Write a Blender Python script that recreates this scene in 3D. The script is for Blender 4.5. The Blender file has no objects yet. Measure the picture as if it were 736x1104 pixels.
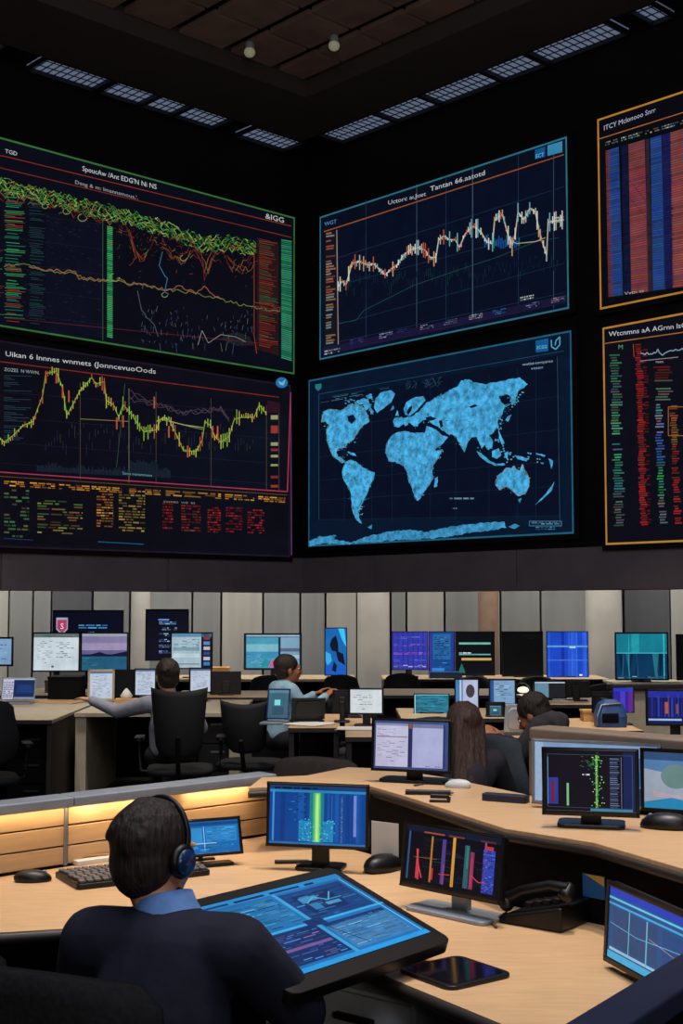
import bpy, bmesh, math, random
from mathutils import Vector, Matrix, noise
C = bpy.context.scene.collection
R = math.radians
sin, cos, PI = math.sin, math.cos, math.pi

# ---------------------------------------------------------------- camera
F = 1383.0; CX, CY = 368.0, 552.0; H = 1.65
PITCH = math.atan(100 / F)
def ray(px, py):
    a, b = (px - CX) / F, (CY - py) / F
    return Vector((a, cos(PITCH) - b * sin(PITCH), sin(PITCH) + b * cos(PITCH)))
EYE = Vector((0, 0, H))
def at_z(px, py, z):
    d = ray(px, py); return EYE + d * ((z - H) / d.z)
def at_y(px, py, y):
    d = ray(px, py); return EYE + d * (y / d.y)
cd = bpy.data.cameras.new('camera'); cam = bpy.data.objects.new('camera', cd); C.objects.link(cam)
cam.location = EYE; cam.rotation_euler = (PI / 2 + PITCH, 0, 0)
cd.sensor_fit = 'VERTICAL'; cd.sensor_height = 36; cd.lens = F / 1104 * 36; cd.clip_end = 200
bpy.context.scene.camera = cam

# ---------------------------------------------------------------- materials
def lin(c):
    return tuple((x / 255 / 12.92 if x / 255 <= .04045 else ((x / 255 + .055) / 1.055) ** 2.4) for x in c)
def mat(name, rgb, rough=.6, metal=0, noise_amt=.12, scale=8, bump=0, stretch=None, spec=.4, emit=None, es=1):
    m = bpy.data.materials.new(name); m.use_nodes = True
    nt = m.node_tree; b = nt.nodes['Principled BSDF']
    b.inputs['Roughness'].default_value = rough; b.inputs['Metallic'].default_value = metal
    b.inputs['Specular IOR Level'].default_value = spec
    tc = nt.nodes.new('ShaderNodeTexCoord'); mp = nt.nodes.new('ShaderNodeMapping')
    nt.links.new(tc.outputs['Object'], mp.inputs[0])
    if stretch: mp.inputs['Scale'].default_value = stretch
    n = nt.nodes.new('ShaderNodeTexNoise'); n.inputs['Scale'].default_value = scale; n.inputs['Detail'].default_value = 5
    nt.links.new(mp.outputs[0], n.inputs['Vector'])
    r = nt.nodes.new('ShaderNodeValToRGB'); l = lin(rgb)
    r.color_ramp.elements[0].position = .3; r.color_ramp.elements[1].position = .7
    r.color_ramp.elements[0].color = tuple(x * (1 - noise_amt) for x in l) + (1,)
    r.color_ramp.elements[1].color = tuple(min(1, x * (1 + noise_amt)) for x in l) + (1,)
    nt.links.new(n.outputs[0], r.inputs[0]); nt.links.new(r.outputs[0], b.inputs['Base Color'])
    if bump:
        bp = nt.nodes.new('ShaderNodeBump'); bp.inputs['Strength'].default_value = bump; bp.inputs['Distance'].default_value = .01
        nt.links.new(n.outputs[0], bp.inputs['Height']); nt.links.new(bp.outputs[0], b.inputs['Normal'])
    if emit:
        b.inputs['Emission Color'].default_value = lin(emit) + (1,); b.inputs['Emission Strength'].default_value = es
    return m
def glow_mat(name, mottled=0, strength=1.0):
    m = bpy.data.materials.new(name); m.use_nodes = True
    nt = m.node_tree; b = nt.nodes['Principled BSDF']
    b.inputs['Base Color'].default_value = (.004, .004, .005, 1); b.inputs['Roughness'].default_value = .35
    b.inputs['Specular IOR Level'].default_value = .15
    a = nt.nodes.new('ShaderNodeAttribute'); a.attribute_name = 'Col'
    out = a.outputs['Color']
    tc = nt.nodes.new('ShaderNodeTexCoord')
    n = nt.nodes.new('ShaderNodeTexNoise'); n.inputs['Scale'].default_value = 13 if mottled else 5; n.inputs['Detail'].default_value = 8
    n.inputs['Roughness'].default_value = .7
    nt.links.new(tc.outputs['Object'], n.inputs['Vector'])
    mr = nt.nodes.new('ShaderNodeMapRange'); mr.inputs[1].default_value = .3; mr.inputs[2].default_value = .7
    mr.inputs[3].default_value = .25 if mottled else .8; mr.inputs[4].default_value = 1.75 if mottled else 1.2
    nt.links.new(n.outputs[0], mr.inputs[0])
    mx = nt.nodes.new('ShaderNodeVectorMath'); mx.operation = 'SCALE'
    nt.links.new(out, mx.inputs[0]); nt.links.new(mr.outputs[0], mx.inputs['Scale'])
    nt.links.new(mx.outputs[0], b.inputs['Emission Color']); b.inputs['Emission Strength'].default_value = strength
    return m
GLOW = glow_mat('screen_picture'); WALLGLOW = glow_mat('wall_screen_picture', 0, .72); MAPGLOW = glow_mat('screen_map_picture', 1, 1.0)
M = dict(
    black=mat('black_plastic', (13, 13, 15), .4), matte=mat('matte_black', (9, 9, 11), .8, spec=.15),
    wall=mat('black_wall_paint', (6, 6, 8), .75, scale=2, spec=.15), band=mat('charcoal_fascia', (90, 82, 88), .7, scale=3, spec=.2),
    steel=mat('brushed_steel', (120, 125, 132), .4, .7, stretch=(1, 1, 12)),
    grey=mat('grey_plastic', (120, 122, 122), .5), silver=mat('silver_plastic', (142, 150, 160), .35, .2),
    white=mat('white_plastic', (200, 203, 205), .45), cream=mat('cream_laminate', (172, 160, 138), .55),
    wood=mat('pale_wood_laminate', (196, 160, 120), .42, noise_amt=.10, scale=5, stretch=(2, 14, 2)),
    woodlight=mat('light_wood_laminate', (208, 172, 128), .5, noise_amt=.09, scale=4, stretch=(1, 1, 14)),
    woodmid=mat('desk_laminate', (180, 158, 124), .5, noise_amt=.08, scale=4),
    edge=mat('dark_edge_band', (38, 33, 30), .5), navy=mat('navy_painted_metal', (40, 44, 66), .45),
    taupe=mat('taupe_rail', (128, 112, 98), .5), carpet=mat('dark_carpet', (26, 26, 30), .95, noise_amt=.4, scale=60, bump=.3),
    panelg=mat('grey_wall_panel', (128, 130, 130), .6, scale=1.5, stretch=(3, 1, .3)),
    panelw=mat('pale_wall_panel', (160, 158, 152), .6, scale=1.5, stretch=(3, 1, .3)),
    paneld=mat('dark_wall_panel', (78, 80, 84), .6, scale=1.5, stretch=(3, 1, .3)),
    column=mat('pale_column_plaster', (165, 162, 156), .6, scale=2), columnb=mat('brown_column_plaster', (120, 98, 84), .6),
    tile=mat('brown_ceiling_tile', (108, 84, 76), .85, noise_amt=.2, scale=3), tiledark=mat('ceiling_band', (46, 40, 38), .8, scale=2),
    fabric=mat('chair_fabric', (30, 29, 30), .95, noise_amt=.25, scale=90, bump=.2, spec=.1),
    mesh=mat('chair_mesh', (20, 20, 22), .8, noise_amt=.3, scale=120), greychair=mat('grey_chair_fabric', (74, 80, 82), .9, scale=60),
    brownchair=mat('taupe_chair_fabric', (70, 60, 52), .9, scale=60),
    skin=mat('skin', (196, 142, 112), .55, noise_amt=.06, scale=20), skin2=mat('skin_tan', (176, 112, 78), .55, noise_amt=.06, scale=20),
    hair=mat('dark_brown_hair', (44, 33, 27), .6, noise_amt=.55, scale=30, stretch=(3, 3, .5), bump=.9),
    hairb=mat('long_brown_hair', (92, 68, 56), .6, noise_amt=.5, scale=26, stretch=(4, 4, .35), bump=.8),
    suit=mat('navy_suit_cloth', (30, 32, 46), .85, noise_amt=.3, scale=9, bump=.5, spec=.2),
    trouser=mat('dark_trouser_cloth', (20, 20, 24), .9, scale=50), shirtb=mat('blue_shirt_cloth', (92, 132, 190), .8, scale=40),
    shirtg=mat('grey_shirt_cloth', (138, 140, 152), .85, scale=30, bump=.2), shirtp=mat('pale_blue_shirt_cloth', (150, 185, 205), .8, scale=30),
    shirtd=mat('dark_grey_jacket_cloth', (66, 62, 64), .9, scale=30, bump=.2), shoe=mat('black_shoe_leather', (14, 13, 13), .4),
    paper=mat('white_paper', (215, 212, 205), .8, noise_amt=.03), yellow=mat('yellow_card', (216, 176, 84), .7),
    bluecard=mat('blue_card', (40, 100, 165), .7), gold=mat('tan_cardboard', (190, 145, 92), .8), blueobj=mat('blue_plastic', (38, 70, 120), .45),
    key=mat('key_cap_grey', (86, 84, 82), .5, noise_amt=.2, scale=40), pad=mat('blue_black_glass', (10, 14, 24), .12, spec=.6),
    blueglass=mat('headset_blue', (24, 50, 92), .25, spec=.6), dim=mat('dim_lamp_glass', (150, 150, 130), .4, emit=(150, 150, 120), es=.35),
    louvre=mat('louvre_lamp_glass', (70, 78, 88), .4, noise_amt=.5, scale=14, emit=(112, 124, 150), es=.6), slat=mat('louvre_slat', (22, 26, 32), .5),
    eye=mat('eye_white', (220, 216, 210), .3), iris=mat('eye_iris', (40, 26, 18), .3), lip=mat('lips', (160, 90, 80), .5),
    red=mat('red_plastic', (150, 40, 40), .5), brown=mat('brown_box_card', (110, 78, 60), .8))

# ---------------------------------------------------------------- mesh helpers
class MB:
    def __init__(s): s.v = []; s.f = []; s.m = []; s.s = []
    def add(s, vs, fs, m=0, smooth=False, T=None):
        o = len(s.v)
        s.v += [(T @ Vector(v)) if T else Vector(v) for v in vs]
        for f in fs: s.f.append([o + i for i in f]); s.m.append(m); s.s.append(smooth)
        return s
    def box(s, c, d, m=0, T=None, rz=0):
        x, y, z = d[0] / 2, d[1] / 2, d[2] / 2
        vs = [Vector((a * x, b * y, e * z)) for a in (-1, 1) for b in (-1, 1) for e in (-1, 1)]
        if rz: q = Matrix.Rotation(rz, 3, 'Z'); vs = [q @ v for v in vs]
        vs = [v + Vector(c) for v in vs]
        return s.add(vs, [(0, 1, 3, 2), (4, 6, 7, 5), (0, 4, 5, 1), (2, 3, 7, 6), (0, 2, 6, 4), (1, 5, 7, 3)], m, False, T)
    def prism(s, poly, z0, z1, m=0, T=None, smooth=False):
        n = len(poly)
        a = sum(poly[i][0] * poly[(i + 1) % n][1] - poly[(i + 1) % n][0] * poly[i][1] for i in range(n))
        if a < 0: poly = list(poly)[::-1]
        vs = [(p[0], p[1], z0) for p in poly] + [(p[0], p[1], z1) for p in poly]
        s.add(vs, [tuple(range(n))[::-1], tuple(range(n, 2 * n))], m, False, T)
        return s.add(vs, [(i, (i + 1) % n, n + (i + 1) % n, n + i) for i in range(n)], m, smooth, T)
    def rings(s, rs, m=0, T=None, smooth=True, caps=True):
        n = len(rs[0]); vs = [p for r in rs for p in r]; fs = []
        for k in range(len(rs) - 1):
            for i in range(n): fs.append((k * n + i, k * n + (i + 1) % n, (k + 1) * n + (i + 1) % n, (k + 1) * n + i))
        if caps and smooth and (Vector(rs[0][0]) - Vector(rs[0][n // 2])).length > .012:
            s.add(vs, fs, m, smooth, T); s.add(rs[0], [tuple(range(n))[::-1]], m, False, T); return s.add(rs[-1], [tuple(range(n))], m, False, T)
        if caps: fs.append(tuple(range(n))[::-1]); fs.append(tuple((len(rs) - 1) * n + i for i in range(n)))
        return s.add(vs, fs, m, smooth, T)
    def tube(s, pts, r, n=10, m=0, T=None):
        pts = [Vector(p) for p in pts]; rs = []; up = Vector((0, 0, 1))
        for i, p in enumerate(pts):
            d = (pts[min(i + 1, len(pts) - 1)] - pts[max(i - 1, 0)]).normalized()
            a = d.cross(up)
            if a.length < .05: a = d.cross(Vector((1, 0, 0)))
            a.normalize(); b = d.cross(a); q = r[i] if isinstance(r, (list, tuple)) else r
            rs.append([p + a * q * cos(2 * PI * k / n) - b * q * sin(2 * PI * k / n) for k in range(n)])
        return s.rings(rs, m, T)
    def lathe(s, prof, n=20, m=0, T=None, c=(0, 0, 0)):
        return s.rings([[(c[0] + r * cos(2 * PI * k / n), c[1] + r * sin(2 * PI * k / n), c[2] + z) for k in range(n)] for r, z in prof], m, T)
    def ell(s, c, r, m=0, T=None, n=16, k=10, rot=None):
        rs = []
        q = rot if rot else Matrix.Identity(3)
        for j in range(k + 1):
            t = -PI / 2 + PI * j / k; cr = max(cos(t), .02)
            rs.append([Vector(c) + q @ Vector((r[0] * cr * cos(2 * PI * i / n), r[1] * cr * sin(2 * PI * i / n), r[2] * sin(t))) for i in range(n)])
        return s.rings(rs, m, T)
    def cap(s, p0, r0, p1, r1, m=0, T=None, n=14, fx=1.0):
        p0, p1 = Vector(p0), Vector(p1); d = p1 - p0; L = d.length or 1e-4; d.normalize()
        a = d.cross(Vector((0, 0, 1)))
        if a.length < .05: a = d.cross(Vector((1, 0, 0)))
        a.normalize(); b = d.cross(a); rs = []
        prof = [(-cos(t * PI / 12) * r0, sin(t * PI / 12) * r0) for t in range(0, 7)] + [(L + sin(t * PI / 12) * r1, cos(t * PI / 12) * r1) for t in range(0, 7)]
        for h, q in prof:
            q = max(q, .0008)
            rs.append([p0 + d * h + a * q * fx * cos(2 * PI * k / n) - b * q * sin(2 * PI * k / n) for k in range(n)])
        return s.rings(rs, m, T)
    def mesh(s, name, mats):
        me = bpy.data.meshes.new(name)
        me.from_pydata([tuple(v) for v in s.v], [], s.f)
        for m in mats: me.materials.append(m)
        for p, mi, sm in zip(me.polygons, s.m, s.s): p.material_index = mi; p.use_smooth = sm
        bm = bmesh.new(); bm.from_mesh(me); bmesh.ops.recalc_face_normals(bm, faces=bm.faces); bm.to_mesh(me); bm.free()
        return me
def tmat(o):
    return Matrix.Translation(o.location) @ o.rotation_euler.to_matrix().to_4x4()
def link(name, me, parent=None, world=False):
    o = bpy.data.objects.new(name, me); C.objects.link(o)
    if parent:
        o.parent = parent
        if world:
            T = tmat(parent); q = parent.parent
            while q: T = tmat(q) @ T; q = q.parent
            me.transform(T.inverted())
    return o
def bevel(o, w, seg=2):
    b = o.modifiers.new('bevel', 'BEVEL'); b.width = w; b.segments = seg; b.limit_method = 'ANGLE'; b.angle_limit = R(40)
    for p in o.data.polygons: p.use_smooth = True
    o.modifiers.new('wn', 'WEIGHTED_NORMAL'); return o
def part(name, mb, mats, parent=None, bv=0, seg=2, world=False, label=None, sub=0):
    if not isinstance(mats, (list, tuple)): mats = [mats]
    o = link(name, mb.mesh(name, [M[x] if isinstance(x, str) else x for x in mats]), parent, world)
    if sub: k = o.modifiers.new('sub', 'SUBSURF'); k.levels = k.render_levels = sub
    if bv:
        bm = bmesh.new(); bm.from_mesh(o.data); bmesh.ops.remove_doubles(bm, verts=bm.verts, dist=1e-5); bmesh.ops.recalc_face_normals(bm, faces=bm.faces); bm.to_mesh(o.data); bm.free(); bevel(o, bv, seg)
    if label: o['label'] = label
    return o
def thing(name, label, cat, loc=(0, 0, 0), rz=0, group=None):
    o = bpy.data.objects.new(name, None); C.objects.link(o); o.empty_display_size = .05
    o.location = loc; o.rotation_euler = (0, 0, rz); o['label'] = label; o['category'] = cat
    if group: o['group'] = group
    return o
def tag(o, label, cat, group=None):
    o['label'] = label; o['category'] = cat
    if group: o['group'] = group
    return o
def struct(name, mb, mats, bv=0):
    o = part(name, mb, mats, bv=bv); o['kind'] = 'structure'; return o
def at_origin(o, p):
    """give a one-mesh thing an origin of its own"""
    o.data.transform(Matrix.Translation(-Vector(p))); o.location = p; return o

# ---------------------------------------------------------------- screen graphics
_tc = {}
def text_mesh(s):
    if s in _tc: return _tc[s]
    cu = bpy.data.curves.new('t', 'FONT'); cu.body = s; cu.size = 1; cu.resolution_u = 2
    o = bpy.data.objects.new('t', cu); C.objects.link(o)
    dg = bpy.context.evaluated_depsgraph_get(); me = o.evaluated_get(dg).to_mesh()
    v = [(a.co.x, a.co.y) for a in me.vertices]; f = [tuple(p.vertices) for p in me.polygons]
    o.evaluated_get(dg).to_mesh_clear(); bpy.data.objects.remove(o); bpy.data.curves.remove(cu)
    w = max((a[0] for a in v), default=1)
    _tc[s] = (v, f, w); return _tc[s]
class Gfx:
    """flat emissive artwork on one display; map(x, y, layer) gives the point on the glass"""
    def __init__(g, mp, flip=1): g.mp = mp; g.v = []; g.f = []; g.c = []; g.mi = []; g.ms = 0
    def poly(g, pts, col, L=1, mi=0):
        o = len(g.v); g.v += [g.mp(x, y, L) for x, y in pts]; g.f.append(tuple(range(o, o + len(pts)))); g.c.append(lin(col)); g.mi.append(mi)
    def rect(g, x0, y0, x1, y1, col, L=1, mi=0): g.poly([(x0, y0), (x1, y0), (x1, y1), (x0, y1)], col, L, mi)
    def line(g, pts, w, col, L=2):
        for (x0, y0), (x1, y1) in zip(pts, pts[1:]):
            d = math.hypot(x1 - x0, y1 - y0) or 1; nx, ny = -(y1 - y0) / d * w / 2, (x1 - x0) / d * w / 2
            g.poly([(x0 + nx, y0 + ny), (x1 + nx, y1 + ny), (x1 - nx, y1 - ny), (x0 - nx, y0 - ny)], col, L)
    def box(g, x0, y0, x1, y1, w, col, L=2): g.line([(x0, y0), (x1, y0), (x1, y1), (x0, y1), (x0, y0)], w, col, L)
    def text(g, s, x, y, size, col, L=3, width=None, dy=0, up=1):
        """size, width in drawing units; up=-1 where y runs down; dy = slope of the baseline"""
        v, f, w = text_mesh(s); kx = (width / w) if width else size; o = len(g.v)
        g.v += [g.mp(x + a * kx, y + dy * a * kx + up * b * size, L) for a, b in v]
        for p in f: g.f.append(tuple(o + i for i in p)); g.c.append(lin(col)); g.mi.append(0)
    def ticks(g, x0, y0, x1, y1, rows, cols, seed=0, fill=.7, th=.5, L=2, dy=0):
        """rows of short dashes, like small print"""
        r = random.Random(seed); hh = (y1 - y0) / rows
        for k in range(rows):
            x = x0; y = y0 + hh * k
            while x < x1:
                w = (x1 - x0) * r.uniform(.08, .3)
                if r.random() < fill:
                    b = r.uniform(.5, 1.1); c = r.choice(cols); xe = min(x + w, x1); s = dy * (x - x0); s2 = dy * (xe - x0)
                    g.poly([(x, y + s), (xe, y + s2), (xe, y + s2 + hh * th), (x, y + s + hh * th)], tuple(min(255, q * b) for q in c), L)
                x += w + (x1 - x0) * .05
    def build(g, parent, world=False, name='display', mats=None):
        me = bpy.data.meshes.new(name); me.from_pydata([tuple(v) for v in g.v], [], g.f)
        for m in (mats or [GLOW, MAPGLOW]): me.materials.append(m)
        a = me.color_attributes.new('Col', 'FLOAT_COLOR', 'CORNER')
        for p, c, mi in zip(me.polygons, g.c, g.mi):
            p.material_index = mi
            for li in p.loop_indices: a.data[li].color = (c[0], c[1], c[2], 1)
        return link(name, me, parent, world)

# ---------------------------------------------------------------- room shell
CORN = at_y(327, 640, 15.0); CORN.z = 0
azL, azR = R(46.8), R(-43.2)
uL = Vector((sin(azL), cos(azL), 0)); uR = -Vector((sin(azR), cos(azR), 0))     # left wall runs towards the corner, right wall away from it
nL = Vector((uL.y, -uL.x, 0)); nR = Vector((uR.y, -uR.x, 0))
if (EYE - CORN).dot(nL) < 0: nL = -nL
if (EYE - CORN).dot(nR) < 0: nR = -nR
def on_wall(n):
    def mp(px, py, L=0):
        d = ray(px, py); t = (CORN - EYE).dot(n) / d.dot(n); return EYE + d * t + n * (.07 + .004 * L)
    return mp
WL, WR = on_wall(nL), on_wall(nR)
ZB0, ZB1, ZT = 1.79, 2.19, 6.95
def wall_mb(u, n, z0, z1, s0, s1, th0, th1):
    a = CORN + u * s0; b = CORN + u * s1
    return [(p + n * t).to_2d() for p, t in ((a, th0), (b, th0), (b, th1), (a, th1))], z0, z1
mb = MB(); mb.prism(*wall_mb(-uL, nL, ZB1, 7.6, -.45, 15, 0, -.4)); wl = struct('wall_left', mb, 'wall')
mb = MB(); mb.prism(*wall_mb(uR, nR, ZB1, 7.6, 0, 15, 0, -.4)); wr = struct('wall_right', mb, 'wall')
k = 0
for u, n, gaps in ((-uL, nL, [0, 1.95, 3.9, 5.85, 7.8, 9.75, 11.7, 13.6, 15]), (uR, nR, [0, 1.2, 3.2, 5.2, 7.2, 9.2, 11.2, 13.2, 15])):
    for a, b in zip(gaps, gaps[1:]):
        mb = MB(); mb.prism(*wall_mb(u, n, ZB0, ZB1, a + (.0 if a else (-.45 if u is not uR else 0)), b - .012, .03, -.45)); k += 1
        struct('trim_%d' % k, mb, 'band', bv=.004)
struct('floor', MB().prism([(-16, -3), (17, -3), (17, 18.1), (-16, 18.1)], -.1, 0), 'carpet')
struct('ceiling_low', MB().box((0.5, 16.2, 3.35), (33, 3.9, .1)), 'tiledark') if False else None
# back wall of tall panels, then two side walls
X = lambda px, y: (px - CX) / F * y
YB = 18.0
seams = [-1800, -1500, -1250, -1000, -800, -620, -480, -360, -260, -180, -110, -60, -20, 10, 36, 56, 100, 140, 207, 238, 283, 323, 350, 384, 420, 437, 478, 515, 538, 581, 632, 670, 720, 760, 820, 900, 1000, 1150, 1300, 1500, 1750]
mb = MB(); rr = random.Random(4)
for i, (a, b) in enumerate(zip(seams, seams[1:])):
    mi = rr.choice([0, 0, 1, 1, 2]) if not 0 < a < 700 else (1, 0, 0, 1, 0, 1, 0, 1, 1, 0, 2, 1, 0, 1, 1, 2, 1, 1, 1, 0, 1)[i % 21]
    x0, x1 = X(a, YB), X(b, YB)
    mb.box(((x0 + x1) / 2 + .01, YB + .05 - .02 * mi, 1.7), (x1 - x0 - .03, .1, 3.4), mi)
mb.box((0.5, YB + .15, 1.9), (48, .1, 3.8), 3)
struct('wall_back', mb, ['panelw', 'panelg', 'paneld', 'matte'])
struct('wall_side', MB().box((-16.1, 7.5, 4), (.2, 21.4, 8)), 'wall'); struct('wall_far_side', MB().box((17.1, 7.5, 4), (.2, 21.4, 8)), 'wall')
struct('wall_rear', MB().box((.5, -3.1, 4), (33, .2, 8)), 'wall')
# round columns
for px, w, m_, lab in ((402, 34, 'column', 'pale grey round column left of the purple trading screen'), (526, 22, 'columnb', 'brown round column above the dark screen with green bars'),
                       (650, 38, 'column', 'pale beige round column between the blue and teal screens'), (152, 20, 'column', 'slim pale column behind the tall tilted dark screen'),
                       (-200, 30, 'column', None)):
    if not lab: continue
    x = X(px, 17.3); r = w / 2 / F * 17.3
    tag(at_origin(part('round_column', MB().lathe([(r, 0), (r, 3.3)], 32, 0, None, (x, 17.3 + r * .2, 0)), m_), (x, 17.3, 0)), lab, 'column')
# dropped ceiling of the rear area, behind the screen walls
def back_poly():
    a = CORN - nL * .45 - uL * 15; c2 = CORN - nL * .45 - nR * .45; b = CORN - nR * .45 + uR * 15
    return [a.to_2d(), c2.to_2d(), b.to_2d(), Vector((17, b.y)), Vector((17, 18.1)), Vector((-16, 18.1)), Vector((-16, a.y))]
struct('ceiling_low', MB().prism(back_poly(), 3.3, 3.4), 'panelg')
# main ceiling: brown tiles between dark ribs, a flat band along the walls
ZC = 7.12
def ceil_pt(s, t): return CORN - uL * s + uR * t      # s along the left wall, t along the right wall
P0 = at_z(330, 105, ZT); rel = P0 - CORN
s0 = -rel.dot(uL); t0 = rel.dot(uR)
strip = .44
mb = MB()
def quad(s_a, s_b, t_a, t_b, z0, z1, m=0):
    mb.prism([ceil_pt(s, t).to_2d() for s, t in ((s_a, t_a), (s_b, t_a), (s_b, t_b), (s_a, t_b))], z0, z1, m)
quad(strip, 15, strip, t0, ZT, ZT + .6); quad(strip, s0, t0, 15, ZT, ZT + .6)
struct('trim_30', mb, 'tiledark')
mb = MB(); quad(0, 15, 0, strip, ZT + .06, ZT + .6); quad(0, strip, strip, 15, ZT + .06, ZT + .6); struct('trim_31', mb, 'matte')
# tiles
def wc(px, py):
    p = at_z(px, py, ZC) - CORN; return -p.dot(uL), p.dot(uR)
sA = [wc(x, y)[0] for x, y in ((280, 82), (225, 65), (170, 42), (112, 21))]
step = (sA[-1] - sA[0]) / 3
mb = MB(); s_ = sA[0] - step; ss = []
while s_ < 15: ss.append(max(s_, s0)); s_ += step
tstep = step * .95; tt = []; t_ = t0
while t_ < 15: tt.append(t_); t_ += tstep
for a, b in zip(ss, ss[1:]):
    if b - a < .15: continue
    for c_, d in zip(tt, tt[1:]): quad(a + .06, b - .06, c_ + .022, d - .022, ZC, ZC + .05)
quad(s0, 15, t0, 15, ZC + .07, ZC + .12, 1)
struct('ceiling', mb, ['tile', 'matte'])
# little ceiling spotlights
for (px, py), lab in zip(((269, 52), (360, 45)), ('small ceiling spotlight, the left one, on a brown ceiling tile', 'small ceiling spotlight, the right one, on a brown ceiling tile')):
    p = at_z(px, py, ZC - .06); t = thing('ceiling_spotlight', lab, 'ceiling light', (p.x, p.y, ZC - .12), 0, 'ceiling spotlights')
    part('lamp_housing', MB().lathe([(.035, .12), (.045, .1), (.045, .05), (.04, .04)], 20), 'grey', t)
    part('bulb', MB().ell((0, 0, .02), (.055, .055, .05)), 'dim', t)
# louvred lamp strips in the channel along both walls
def louvre(fs, ft, a, b, lab, side):
    loc = ceil_pt(fs((a + b) / 2), ft((a + b) / 2)); t = thing('louvre_light', lab, 'ceiling light', (loc.x, loc.y, ZT), 0, side)
    mb = MB()
    def q(s_a, s_b, t_a, t_b, z0, z1):
        mb.prism([ceil_pt(s, tt_).to_2d() for s, tt_ in ((s_a, t_a), (s_b, t_a), (s_b, t_b), (s_a, t_b))], z0, z1)
    al = side.startswith('left')
    def put(u0, u1, w0, w1, z0, z1): q(u0, u1, w0, w1, z0, z1) if al else q(w0, w1, u0, u1, z0, z1)
    put(a, b, .05, strip - .03, ZT + .045, ZT + .06); part('diffuser', mb, 'louvre', t, world=True)
    mb = MB(); put(a, b, .03, .05, ZT + .0, ZT + .06); put(a, b, strip - .03, strip - .01, ZT + .0, ZT + .06)
    put(a, a + .02, .05, strip - .03, ZT + .0, ZT + .06); put(b - .02, b, .05, strip - .03, ZT + .0, ZT + .06); part('frame', mb, 'slat', t, world=True)
    mb = MB(); n = max(3, int((b - a) / .075))
    for i in range(1, n): x = a + (b - a) * i / n; put(x - .004, x + .004, .05, strip - .03, ZT + .035, ZT + .044)
    for w in (.17, .3): put(a + .02, b - .02, w - .003, w + .003, ZT + .035, ZT + .044)
    part('slats', mb, 'slat', t, world=True)
def sl(px, py): p = at_z(px, py, ZT) - CORN; return -p.dot(uL)
def sr(px, py): p = at_z(px, py, ZT) - CORN; return p.dot(uR)
cutL = [(sl(330, 155), sl(276, 138)), (sl(252, 130), sl(211, 114)), (sl(210, 114), sl(175, 103)), (sl(174, 103), sl(128, 88)), (sl(127, 85), sl(52, 62)), (sl(14, 46), sl(-40, 32))]
nmL = ['nearest the room corner', 'second from the room corner', 'third from the room corner, a short one', 'fourth from the room corner', 'long one above the green-edged screen', 'at the left edge of the picture']
cutR = [(sr(352, 150), sr(414, 128)), (sr(415, 128), sr(460, 108)), (sr(461, 108), sr(526, 82)), (sr(528, 82), sr(574, 63)), (sr(575, 62), sr(664, 30)), (sr(684, 18), sr(708, 8)), (sr(740, 0), sr(800, -20))]
nmR = ['nearest the room corner', 'second from the room corner', 'third from the room corner', 'fourth from the room corner', 'long bright one above the cyan-edged screen', 'short one at the top right', 'beyond the right edge']
for (a, b), nm in zip(cutL, nmL): louvre(lambda s: s, lambda s: 0, min(a, b), max(a, b), 'louvred light over the left wall, ' + nm, 'left wall louvred lights')
for (a, b), nm in zip(cutR[:6], nmR): louvre(lambda s: 0, lambda s: s, min(a, b), max(a, b), 'louvred light over the right wall, ' + nm, 'right wall louvred lights')
GLOW = glow_mat('screen_picture'); WALLGLOW = glow_mat('wall_screen_picture', 0, .72); MAPGLOW = glow_mat('screen_map_picture', 1, 1.1)
# ---------------------------------------------------------------- wall screens
def lerp(a, b, t): return a + (b - a) * t
def wall_screen(lab, mp, n, corners, paint, edge, grp, bg=(10, 13, 26)):
    """corners: four picture points (top-left, top-right, bottom-right, bottom-left) that lie on the wall"""
    q = [mp(*c) for c in corners]
    zt = (q[0].z + q[1].z) / 2; zb = (q[2].z + q[3].z) / 2
    L = (q[0] + q[3]) / 2; Rr = (q[1] + q[2]) / 2
    cen = (L + Rr) / 2; t = thing('wall_screen', lab, 'screen', (cen.x, cen.y, zb), 0, grp)
    d = (Rr - L); d.z = 0; wdt = d.length; d.normalize()
    def loc(u, v, L_): return Vector((L.x, L.y, 0)) + d * (u * wdt) + Vector((0, 0, lerp(zb, zt, v))) + n * (.004 * L_)
    mb = MB(); o = .05
    a = (L - d * o - n * .005).to_2d(); b = (Rr + d * o - n * .005).to_2d(); nb = n.to_2d()
    mb.prism([a, b, b - nb * .055, a - nb * .055], zb - o, zt + o); part('housing', mb, 'matte', t, world=True, bv=.006)
    g = Gfx(loc); g.rect(0, 0, 1, 1, bg, .2); h = (zt - zb); e = .018 / wdt; f_ = .018 / h
    for x0, y0, x1, y1 in ((0, 0, e, 1), (1 - e, 0, 1, 1), (0, 0, 1, f_), (0, 1 - f_, 1, 1)): g.rect(x0, y0, x1, y1, edge, 1)
    g.mp = mp; paint(g); g.build(t, world=True, mats=[WALLGLOW, MAPGLOW])
    return t
def spline_noise(r, pts, step, jit):
    out = []
    for (x0, y0), (x1, y1) in zip(pts, pts[1:]):
        n = max(1, int(abs(x1 - x0) / step))
        for i in range(n): t = i / n; out.append((lerp(x0, x1, t), lerp(y0, y1, t) + r.uniform(-jit, jit)))
    out.append(pts[-1]); return out
GRN, RED, ORG, YEL, WHT, CYN = (70, 190, 90), (185, 50, 42), (200, 110, 50), (220, 215, 90), (215, 220, 220), (70, 160, 190)

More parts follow.
